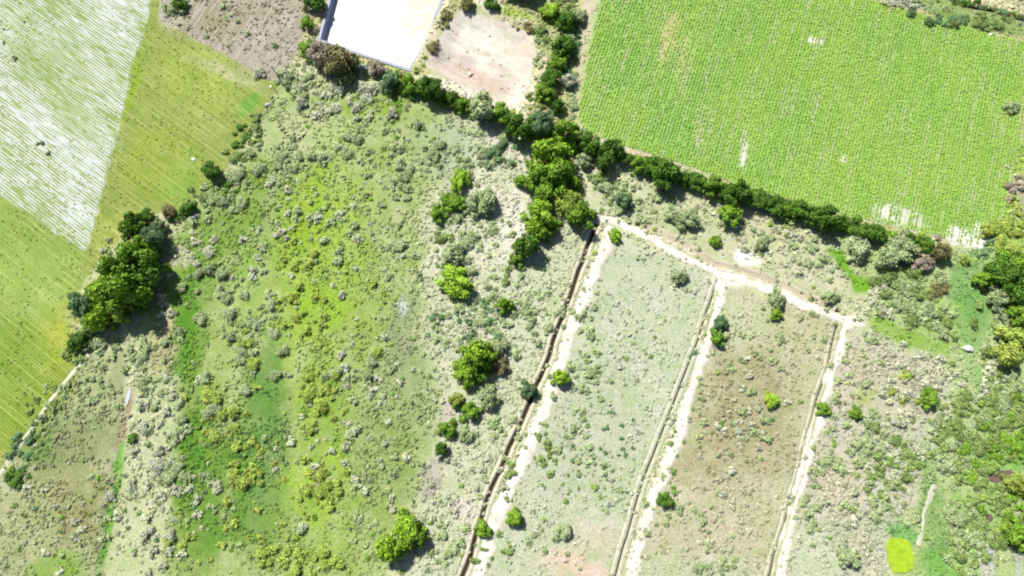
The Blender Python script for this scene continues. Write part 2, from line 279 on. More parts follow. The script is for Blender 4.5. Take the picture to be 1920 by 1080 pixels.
def cover(X, Y, margin=0.0):
    """base colour of the ground cover at world points"""
    wx = X+(fbm(X, Y, 3.2, 21, 3)-0.5)*3.0; wy = Y+(fbm(X, Y, 3.2, 41, 3)-0.5)*3.0
    wx2 = X+(fbm(X, Y, 1.1, 21, 2)-0.5)*0.7; wy2 = Y+(fbm(X, Y, 1.1, 41, 2)-0.5)*0.7
    pt = fbm(X, Y, 2.2, 61, 3)
    C = np.empty(X.shape+(3,)); C[:] = A(211, 213, 175)
    for kind, g, c, fe, s in _comp:
        sharp = fe < 1.0
        ux, uy = (wx2, wy2) if sharp else (wx, wy)
        if kind == 'p':
            lo = g.min(0)-fe-3; hi = g.max(0)+fe+3
            k = (X > lo[0]) & (X < hi[0]) & (Y > lo[1]) & (Y < hi[1])
            if not k.any(): continue
            d = sdf(g, ux[k], uy[k]); a = sstep(fe*0.5, -fe*0.5, d)
        else:
            x, y, rx, ry, r = g; R = max(rx, ry)*1.6+fe+2
            k = (np.abs(X-x) < R) & (np.abs(Y-y) < R)
            if not k.any(): continue
            dx = ux[k]-x; dy = uy[k]-y; cc, ss = math.cos(r), math.sin(r)
            q = np.hypot((dx*cc+dy*ss)/rx, (-dx*ss+dy*cc)/ry); d = (q-1)*min(rx, ry)
            a = sstep(fe*0.5, -fe*0.5, d)
        if s < 0.99:
            e = pt[k]; a = a*np.clip(s+(e-0.5)*(2.4*(1-s)+0.5), 0, 1)
        C[k] = C[k]*(1-a[:, None])+c*a[:, None]
    return C

# ------------------------------------------------------------------ ground
def widths():  # half widths of what is cut into or laid on the ground (metres)
    return dict(d1=0.95, d2=0.8, d3=0.7, dt=0.9, dr=0.9)
def axis(lo, hi, step, far):
    a = list(np.arange(lo, hi+1e-6, step)); s = step; b = []; x = a[-1]
    while x < far:
        s *= 1.5; x += s; b.append(x)
    s = step; c = []; x = a[0]
    while x > -far:
        s *= 1.5; x -= s; c.append(x)
    return np.array(c[::-1]+a+b)
GX = axis(-97, 97, 0.28, 900); GY = axis(-50, 60, 0.28, 900)
def grid_mesh(name, xs, ys, zf, mat, keep=None, colf=cover):
    X, Y = np.meshgrid(xs, ys, indexing='ij'); Z = zf(X, Y)
    nx, ny = len(xs), len(ys); idx = np.arange(nx*ny).reshape(nx, ny)
    F = np.stack([idx[:-1, :-1], idx[1:, :-1], idx[1:, 1:], idx[:-1, 1:]], -1).reshape(-1, 4)
    V = np.stack([X, Y, Z], -1).reshape(-1, 3)
    if keep is not None:
        c = V[F].mean(1); F = F[keep(c[:, 0], c[:, 1])]
        u, inv = np.unique(F, return_inverse=True); V = V[u]; F = inv.reshape(-1, 4)
    C = colf(V[:, 0], V[:, 1])
    return mesh_np(name, V, F, mat, C, smooth=True)
def z_ground(X, Y):
    h = h_base(X, Y)
    for k, wd in widths().items():
        d = pdist(strips[k], X, Y); h = np.where(d < wd-0.32, h-1.6, h)
    h = np.where(sdf(PONDW, X, Y) < -0.15, h-4.0, h)
    far = np.maximum(np.abs(X)-97, np.abs(Y-5)-55)
    return np.where(far > 0, h*np.clip(1-far/60, 0, 1), h)
M_meadow = ground_mat('meadow_ground', 0.56, 1.36, mott=.8)
link('ground', grid_mesh('ground', GX, GY, z_ground, M_meadow), kind='structure')

def sub(P, step=0.28, m=0.6):
    lo = P.min(0)-m; hi = P.max(0)+m
    return np.arange(lo[0], hi[0], step), np.arange(lo[1], hi[1], step)
def warped_in(P, amp=0.5):
    def f(X, Y):
        return sdf(P, X+(fbm(X, Y, 1.3, 91, 2)-0.5)*amp, Y+(fbm(X, Y, 1.3, 97, 2)-0.5)*amp) < 0
    return f
def dirang(a, b):
    p, q = at(*a), at(*b); return math.atan2(q[1]-p[1], q[0]-p[0])
ANG_A = dirang((20, 367), (150, 468)); ANG_C = dirang((490, 150), (575, 20)); ANG_F = dirang((1700, 400), (1748, 180))
def sheet(name, P, mat, dz, amp=0.5):
    xs, ys = sub(P); return link(name, grid_mesh(name, xs, ys, lambda X, Y: h_base(X, Y)+dz, mat, warped_in(P, amp)), kind='structure')
sheet('mown_field', FIELDB, ground_mat('mown_field', 0.74, 1.22, (ANG_A, 2.6, 0.10, tuple(A(200,206,136)), 0.48, 0.95), 0.4, 3.6, mott=.7, wave=.40), 0.020)
sheet('fallow_field', FIELDC, ground_mat('fallow_field', 0.62, 1.35, (ANG_C, 2.4, 0.18, tuple(A(206,198,192)), 0.45, 0.72), 0.6, 3.2), 0.028)
sheet('striped_field', FIELDA, ground_mat('striped_field', 0.86, 1.08, (ANG_A, 3.1, 0.30, tuple(A(152,172,100)), 0.44, 0.55, 0.8), 0.2, 3.6, wave=.42), 0.036, 1.0)
sheet('crop_field', CROP, ground_mat('crop_field_soil', 0.6, 1.2, (ANG_F, 2.2, 0.10, tuple(A(196,192,160)), 0.50, 0.70), 0.4, 3.6), 0.044)
sheet('dry_pond', PONDD, ground_mat('dry_pond_bed', 0.80, 1.10, (dirang((800,130),(950,200)), 0.9, 0.25, tuple(A(210,190,176)), 0.52, 0.75), 0.25, 2.2), 0.03)

# strips: ditches and paths that follow polylines
def resample(P, step=0.3):
    seg = np.hypot(*np.diff(P, axis=0).T); s = np.concatenate([[0], np.cumsum(seg)]); t = np.arange(0, s[-1], step)
    Q = np.stack([np.interp(t, s, P[:, 0]), np.interp(t, s, P[:, 1])], 1)
    k = np.ones(9)/9
    if len(Q) > 20:
        R = np.stack([np.convolve(np.pad(Q[:, i], 4, mode='edge'), k, 'valid') for i in (0, 1)], 1); R[:3] = Q[:3]; R[-3:] = Q[-3:]; Q = R
    return Q
def strip(name, P, prof, mat, wob=0.2, colf=None, seed=0, taper=True, dz=0.025):
    """prof: list of (offset across, height, colour key)"""
    Q = resample(P); T = np.gradient(Q, axis=0); T /= np.hypot(T[:, 0], T[:, 1])[:, None]; N = np.stack([T[:, 1], -T[:, 0]], 1)
    n, m = len(Q), len(prof); V = np.zeros((n, m, 3)); C = np.zeros((n, m, 3)); s = np.arange(n)*0.3
    for j, (o, z, c) in enumerate(prof):
        jit = (fbm(s, s*0+(13.7 if o > 0 else 51.3), 1.6, 71+seed, 3)-0.5)*2*wob*min(1.0, abs(o)/max(abs(prof[1][0]), .01))
        oo = o+np.maximum(jit, -.8*abs(o))*(1 if o > 0 else -1)+(fbm(s, s*0+seed*7.1, 4.0, 73, 2)-0.5)*0.5
        x = Q[:, 0]+N[:, 0]*oo; y = Q[:, 1]+N[:, 1]*oo
        f = np.clip(np.minimum(np.arange(n), np.arange(n)[::-1])/6.0, 0, 1) if taper else 1.0
        zz = z*(0.75+0.5*fbm(s, s*0+3.3, 3.0, 75+seed+j, 2))*f
        V[:, j] = np.stack([x, y, h_base(x, y)+zz+dz], 1)
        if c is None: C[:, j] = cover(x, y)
        else: C[:, j] = A(*c)*(0.85+0.3*fbm(x, y, 0.9, 77, 2))[:, None]
    idx = np.arange(n*m).reshape(n, m)
    F = np.stack([idx[:-1, :-1], idx[:-1, 1:], idx[1:, 1:], idx[1:, :-1]], -1).reshape(-1, 4)[:, ::-1]
    return link(name, mesh_np(name, V.reshape(-1, 3), F, mat, C.reshape(-1, 3)), kind='structure')
M_soil = ground_mat('bare_soil', 0.70, 1.22, None, 0.6, 3.0)
M_sand = ground_mat('pale_sand', 0.66, 1.12, None, 0.5, 2.6)
white = (248, 243, 232); cream = (232, 226, 206); pale = (226, 220, 196); mud = (92, 80, 66); dk = (120, 104, 88)
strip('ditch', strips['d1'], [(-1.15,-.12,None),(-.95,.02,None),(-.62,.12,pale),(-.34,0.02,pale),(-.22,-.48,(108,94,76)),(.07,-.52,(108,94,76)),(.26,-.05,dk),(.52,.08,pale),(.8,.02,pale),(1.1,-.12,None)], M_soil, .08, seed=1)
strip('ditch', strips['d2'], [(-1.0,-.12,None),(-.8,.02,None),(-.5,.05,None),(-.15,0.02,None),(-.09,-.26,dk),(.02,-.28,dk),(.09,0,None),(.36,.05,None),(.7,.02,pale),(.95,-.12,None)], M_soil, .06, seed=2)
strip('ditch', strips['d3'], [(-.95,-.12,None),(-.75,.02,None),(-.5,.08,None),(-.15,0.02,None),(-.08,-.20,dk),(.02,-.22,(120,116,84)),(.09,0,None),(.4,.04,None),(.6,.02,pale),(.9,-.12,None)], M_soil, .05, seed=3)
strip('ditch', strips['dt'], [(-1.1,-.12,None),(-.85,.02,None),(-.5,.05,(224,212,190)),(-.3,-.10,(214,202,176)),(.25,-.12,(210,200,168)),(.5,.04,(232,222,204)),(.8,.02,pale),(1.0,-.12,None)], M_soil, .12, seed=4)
strip('ditch', strips['dr'], [(-1.1,-.12,None),(-.85,.02,None),(-.6,.05,(150,160,110)),(-.45,-.7,mud),(.2,-.75,mud),(.5,0,(130,140,90)),(.8,.02,None),(1.05,-.12,None)], M_soil, .12, seed=5)
def path(P, hw, seed, c=white, wob=.35, z=.06):
    return strip('sand_path', P, [(-hw-.25,-.10,None),(-hw,.015,cream),(-hw*.5,z,c),(0,z,c),(hw*.5,z,c),(hw,.015,cream),(hw+.25,-.10,None)], M_sand, wob, seed=seed, dz=.03)
path(strips['p1'], .95, 11, wob=.8); path(strips['p2'], .78, 12, wob=.6); path(strips['p3'], .66, 13, wob=.7); path(strips['pt'], .6, 14, wob=.6)
path(strips['fp'], .2, 15, (232,226,206), .10, .02); path(strips['tr'], .16, 16, (222,218,206), .35, .02)

# ------------------------------------------------------------------ ponds
def poly_mesh(name, V, F, mat):
    m = bpy.data.meshes.new(name); m.from_pydata([tuple(v) for v in V], [], F); m.update(); m.materials.append(mat); return m
def inset(P, d):
    n = len(P); o = []
    for i in range(n):
        a, b, c = P[i-1], P[i], P[(i+1) % n]
        e1 = (b-a)/np.linalg.norm(b-a); e2 = (c-b)/np.linalg.norm(c-b)
        n1 = np.array([-e1[1], e1[0]]); n2 = np.array([-e2[1], e2[0]]); q = n1+n2; q = q/np.dot(q, q)*2*0.5
        o.append(b+q*d*2/ max(1e-6, 2*0.5*np.dot(q, n1)*2) if False else b+(n1+n2)/(1+np.dot(n1, n2))*d)
    return np.array(o)
PW = PONDW[::-1] if np.sum(PONDW[:, 0]*np.roll(PONDW[:, 1], -1)-np.roll(PONDW[:, 0], -1)*PONDW[:, 1]) < 0 else PONDW
def ring(P, z): return [(p[0], p[1], z) for p in P]
M_liner = plain_mat('pond_liner', A(160,172,206), 0.55, 1.5, 0.15, 0.3, 0.15)
M_kerb = plain_mat('pond_kerb', A(188,194,214), 0.8, 2.0, 0.12, 0.2, 0.1)
r0, r1, r2, r3 = inset(PW, -.35), inset(PW, .1), inset(PW, .65), inset(PW, 1.2)
n = len(PW)
V = ring(r0, -.12)+ring(r0, .22)+ring(r1, .25)+ring(r2, -1.7)+ring(r3, -2.3)
F = [[k*n+i, k*n+(i+1) % n, (k+1)*n+(i+1) % n, (k+1)*n+i] for k in range(2, 4) for i in range(n)]+[[4*n+i for i in range(n)]]
basin = link('pond_basin', None, kind='structure')
link('liner', poly_mesh('liner', V, F, M_liner), basin)
F = [[k*n+i, k*n+(i+1) % n, (k+1)*n+(i+1) % n, (k+1)*n+i] for k in range(0, 2) for i in range(n)]
link('kerb', poly_mesh('kerb', V, F, M_kerb), basin)
m, nn, b = nt('milky_water'); tc = add(nn, 'ShaderNodeTexCoord')
f = noise(nn, tc.outputs['Object'], 0.22, 6.0, .7)
sx = add(nn, 'ShaderNodeSeparateXYZ'); nn.links.new(tc.outputs['Object'], sx.inputs[0])
mr = add(nn, 'ShaderNodeMapRange'); nn.links.new(sx.outputs[0], mr.inputs[0]); mr.inputs[1].default_value = -28; mr.inputs[2].default_value = -15; mr.inputs[3].default_value = -.18; mr.inputs[4].default_value = .12
ad = add(nn, 'ShaderNodeMath', operation='ADD'); nn.links.new(f, ad.inputs[0]); nn.links.new(mr.outputs[0], ad.inputs[1])
c = ramp(nn, ad.outputs[0], [(0.36, tuple(A(252,253,252)*.88)), (0.48, tuple(A(244,248,238)*.86)), (0.62, tuple(A(224,236,196)*.82))])
nn.links.new(c, b.inputs['Base Color']); b.inputs['Roughness'].default_value = 0.35; b.inputs['Specular IOR Level'].default_value = 0.4
wp = inset(PW, .45)
link('pond_water', poly_mesh('pond_water', ring(wp, -1.0), [list(range(n))], m), kind='structure')

def rounded(cx, cy, rx, ry, N=72, p=4.0, rot=0):
    k = mpp(cx, cy); x, y = at(cx, cy); o = []
    for i in range(N):
        t = 2*math.pi*i/N; c, s = math.cos(t), math.sin(t)
        r = (abs(c)**p+abs(s)**p)**(-1/p)*(1+0.03*math.sin(3*t+1)+.035*math.sin(9*t+2)+.025*math.sin(14*t)); u, v = c*r*rx*k, s*r*ry*k
        o.append((x+u*math.cos(rot)-v*math.sin(rot), y+u*math.sin(rot)+v*math.cos(rot)))
    return np.array(o)
POOLS = []
def puddle(name, P, mat, z=0.045):
    POOLS.append(P); V = []; c = P.mean(0); n = len(P)
    for f_, dz in ((1.0, -.06), (.985, 0), (.6, 0.004)):
        for p in P:
            q = c+(p-c)*f_; V.append((q[0], q[1], float(h_base(P[:, 0], P[:, 1]).max())+z+dz))
    F = [[k*n+i, k*n+(i+1) % n, (k+1)*n+(i+1) % n, (k+1)*n+i] for k in range(2) for i in range(n)]+[[2*n+i for i in range(n)]]
    return link(name, poly_mesh(name, V, F, mat), kind='structure')
m, nn, b = nt('duckweed'); tc = add(nn, 'ShaderNodeTexCoord'); f = noise(nn, tc.outputs['Object'], .9, 8.0, .75)
c = ramp(nn, f, [(0.3, tuple(A(122,168,10))), (0.5, tuple(A(172,206,20))), (0.7, tuple(A(200,220,60)))])
nn.links.new(c, b.inputs['Base Color']); b.inputs['Roughness'].default_value = 0.6
puddle('duckweed_pond', rounded(1688, 1041, 24, 31, p=3.2), m, .12)
M_mud = plain_mat('wet_mud', A(118,104,92), 0.45, 1.5, 0.25, 0.4, 0.2)
puddle('mud_pool', rounded(1877, 893, 26, 10, p=2.2, rot=.2), M_mud, .07); puddle('mud_pool', rounded(1855, 971, 7, 7, p=2.0), M_mud, .07)
M_water = plain_mat('ditch_water', A(206,214,216), 0.3, 1.0, 0.1, 0.6, 0.02)
puddle('puddle', rounded(240, 744, 3.2, 17, p=2.0, rot=-.1), M_water, .06)

# ------------------------------------------------------------------ plants: meshes shared by many
def leaf_quads(C, Nn, size, asp=1.0):
    """rhombic leaf clumps at C facing Nn"""
    k = len(C); a = rng.normal(size=(k, 3)); T = np.cross(Nn, a); T /= np.linalg.norm(T, axis=1)[:, None]+1e-9; B = np.cross(Nn, T)
    s = size[:, None] if np.ndim(size) else size
    V = np.stack([C-T*s, C-B*s*0.62*asp, C+T*s, C+B*s*0.62*asp], 1)
    V[:, 1] -= Nn*s*0.18; V[:, 3] -= Nn*s*0.18
    F = np.arange(k*4).reshape(k, 4); return V.reshape(-1, 3), F
def crown(nl, nleaf, leaf, flat=0.75, spread=0.62, lob=(.32, .5), up=0.35, seed=0, open_=0.0):
    """unit crown: lobes spread over a dome, leaf clumps over the lobes' outsides; returns V, F, shade variation"""
    g = np.random.default_rng(seed); L = []
    for i in range(nl):
        a = 2*math.pi*(i*0.618+g.random()*.3); u = math.sqrt((i+.5)/nl)*spread*(0.7+.6*g.random())
        z = math.sqrt(max(0.02, 1-(u*1.15)**2))*flat*(0.35+.6*g.random())
        r = g.uniform(*lob)*(1.0-.25*u); L.append((math.cos(a)*u, math.sin(a)*u, z, r, g.uniform(.82, 1.2)))
    L = np.array(L); pr = L[:, 3]**2; pr /= pr.sum()
    k = g.choice(nl, nleaf, p=pr); d = g.normal(size=(nleaf, 3)); d[:, 2] += 0.25; d /= np.linalg.norm(d, axis=1)[:, None]
    rr = L[k, 3]*(1-0.42*g.random(nleaf)**2.2)*(1+.12*g.normal(size=nleaf)*(.4+open_))
    C = L[k, :3]+d*rr[:, None]*np.array([1, 1, .85]); N = d+g.normal(size=(nleaf, 3))*0.5+np.array([0, 0, up]); N /= np.linalg.norm(N, axis=1)[:, None]
    V, F = leaf_quads(C, N, leaf*g.uniform(.7, 1.35, nleaf))
    tone = L[k, 4]*g.uniform(.75, 1.25, nleaf)
    Cc = np.repeat(np.stack([tone*g.uniform(.93, 1.1, nleaf), tone, tone*g.uniform(.8, 1.2, nleaf)], 1), 4, 0)
    return V, F, Cc
def tube(p, q, r0, r1, N=6):
    p, q = np.array(p, float), np.array(q, float); d = q-p; d /= np.linalg.norm(d); a = np.cross(d, [0.3, .9, .1]); a /= np.linalg.norm(a); b = np.cross(d, a)
    V = [c+r*(math.cos(t)*a+math.sin(t)*b) for c, r in ((p, r0), (q, r1)) for t in np.arange(N)*2*math.pi/N]
    return np.array(V), [[i, (i+1) % N, N+(i+1) % N, N+i] for i in range(N)]
def trunk(seed):
    g = np.random.default_rng(seed); V = []; F = []; n = 0
    segs = [((0, 0, -.25), (.03, .02, .28), .075, .055), ((.03, .02, .28), (0, .04, .55), .055, .035)]
    for i in range(5):
        a = i*1.26+g.random(); segs.append(((.03, .02, .25+.05*i), (.5*math.cos(a), .5*math.sin(a), .5+.2*g.random()), .035, .012))
    for s in segs:
        v, f = tube(*s); V.append(v); F += [[j+n for j in q] for q in f]; n += len(v)
    return np.concatenate(V), np.array(F)
M_bark = plain_mat('bark', (0.12, 0.09, 0.065), 0.9, 8, .3, .2, .4)
LEAF = dict(dark=(AL(92,134,44), .24), green=(AL(124,166,52), .22), bright=(AL(152,194,58), .18), yellow=(AL(166,186,84), .16), grey=(AL(170,188,134), .18),
 blue=(AL(112,146,98), .2), olive=(AL(140,138,90), .15), dry=(AL(182,172,150), .15), pale=(AL(196,202,170), .14), leafy=(AL(140,166,92), .2))
KIND = {k: leaf_mat('leaf_'+k, c, v, trans=.12) for k, (c, v) in LEAF.items()}
TREE_V = {}; SHRUB_V = {}; NV = 4
for kn, mt in KIND.items():
    TREE_V[kn] = []; SHRUB_V[kn] = []
    op = 1.3 if kn in ('olive', 'dry', 'pale') else 0.75
    for v in range(NV):
        V, F, C = crown(22+4*v, 3900, .058, 1.0,   .70, (.13, .36), up=.10, seed=100+v+37*len(TREE_V), open_=op)
        TREE_V[kn].append(mesh_np('crown', V, F, mt, C))
    for v in range(NV):
        V, F, C = crown(7+2*v, 760, .088, .8, .60, (.30, .5), seed=500+v+29*len(TREE_V), open_=op+.2)
        SHRUB_V[kn].append(mesh_np('shrub', V, F, mt, C))
_tv, _tf = trunk(3); M_TRUNK = mesh_np('trunk', _tv, _tf, M_bark)

def hz(x, y): return float(h_base(np.array([x]), np.array([y]))[0])
def tree(px, py, r, kind, label, name='tree', hk=1.25, cat='tree', group=None):
    """crown of radius r pixels centred at the pixel; hk = height over radius"""
    R = 1.12*r*mpp(px, py); H = R*hk*1.12; x, y = at(px, py, H*0.5); z = hz(x, y)
    e = link(name, None, None, (x, y, z), label, cat, group)
    a = rng.random()*6.28; s = R/0.93
    c = link('crown', TREE_V[kind][rng.integers(NV)], e); c.scale = (s*rng.uniform(.82, 1.28), s*rng.uniform(.85, 1.15), H/1.12*rng.uniform(.88, 1.15)); c.rotation_euler = (0, 0, a); c.location = (0, 0, .06*H)
    t = link('trunk', M_TRUNK, e); t.scale = (R, R, H*.8); t.rotation_euler = (0, 0, a)
    return e
def shrub(x, y, R, kind, label, group, name='shrub', cat='shrub', hk=.8):
    o = link(name, SHRUB_V[kind][rng.integers(NV)], None, (x, y, hz(x, y)-.05*R), label, cat, group)
    s = R/0.93; o.scale = (s*rng.uniform(.85, 1.15), s*rng.uniform(.85, 1.15), s*hk*rng.uniform(.85, 1.2)); o.rotation_euler = (0, 0, rng.random()*6.28)
    return o

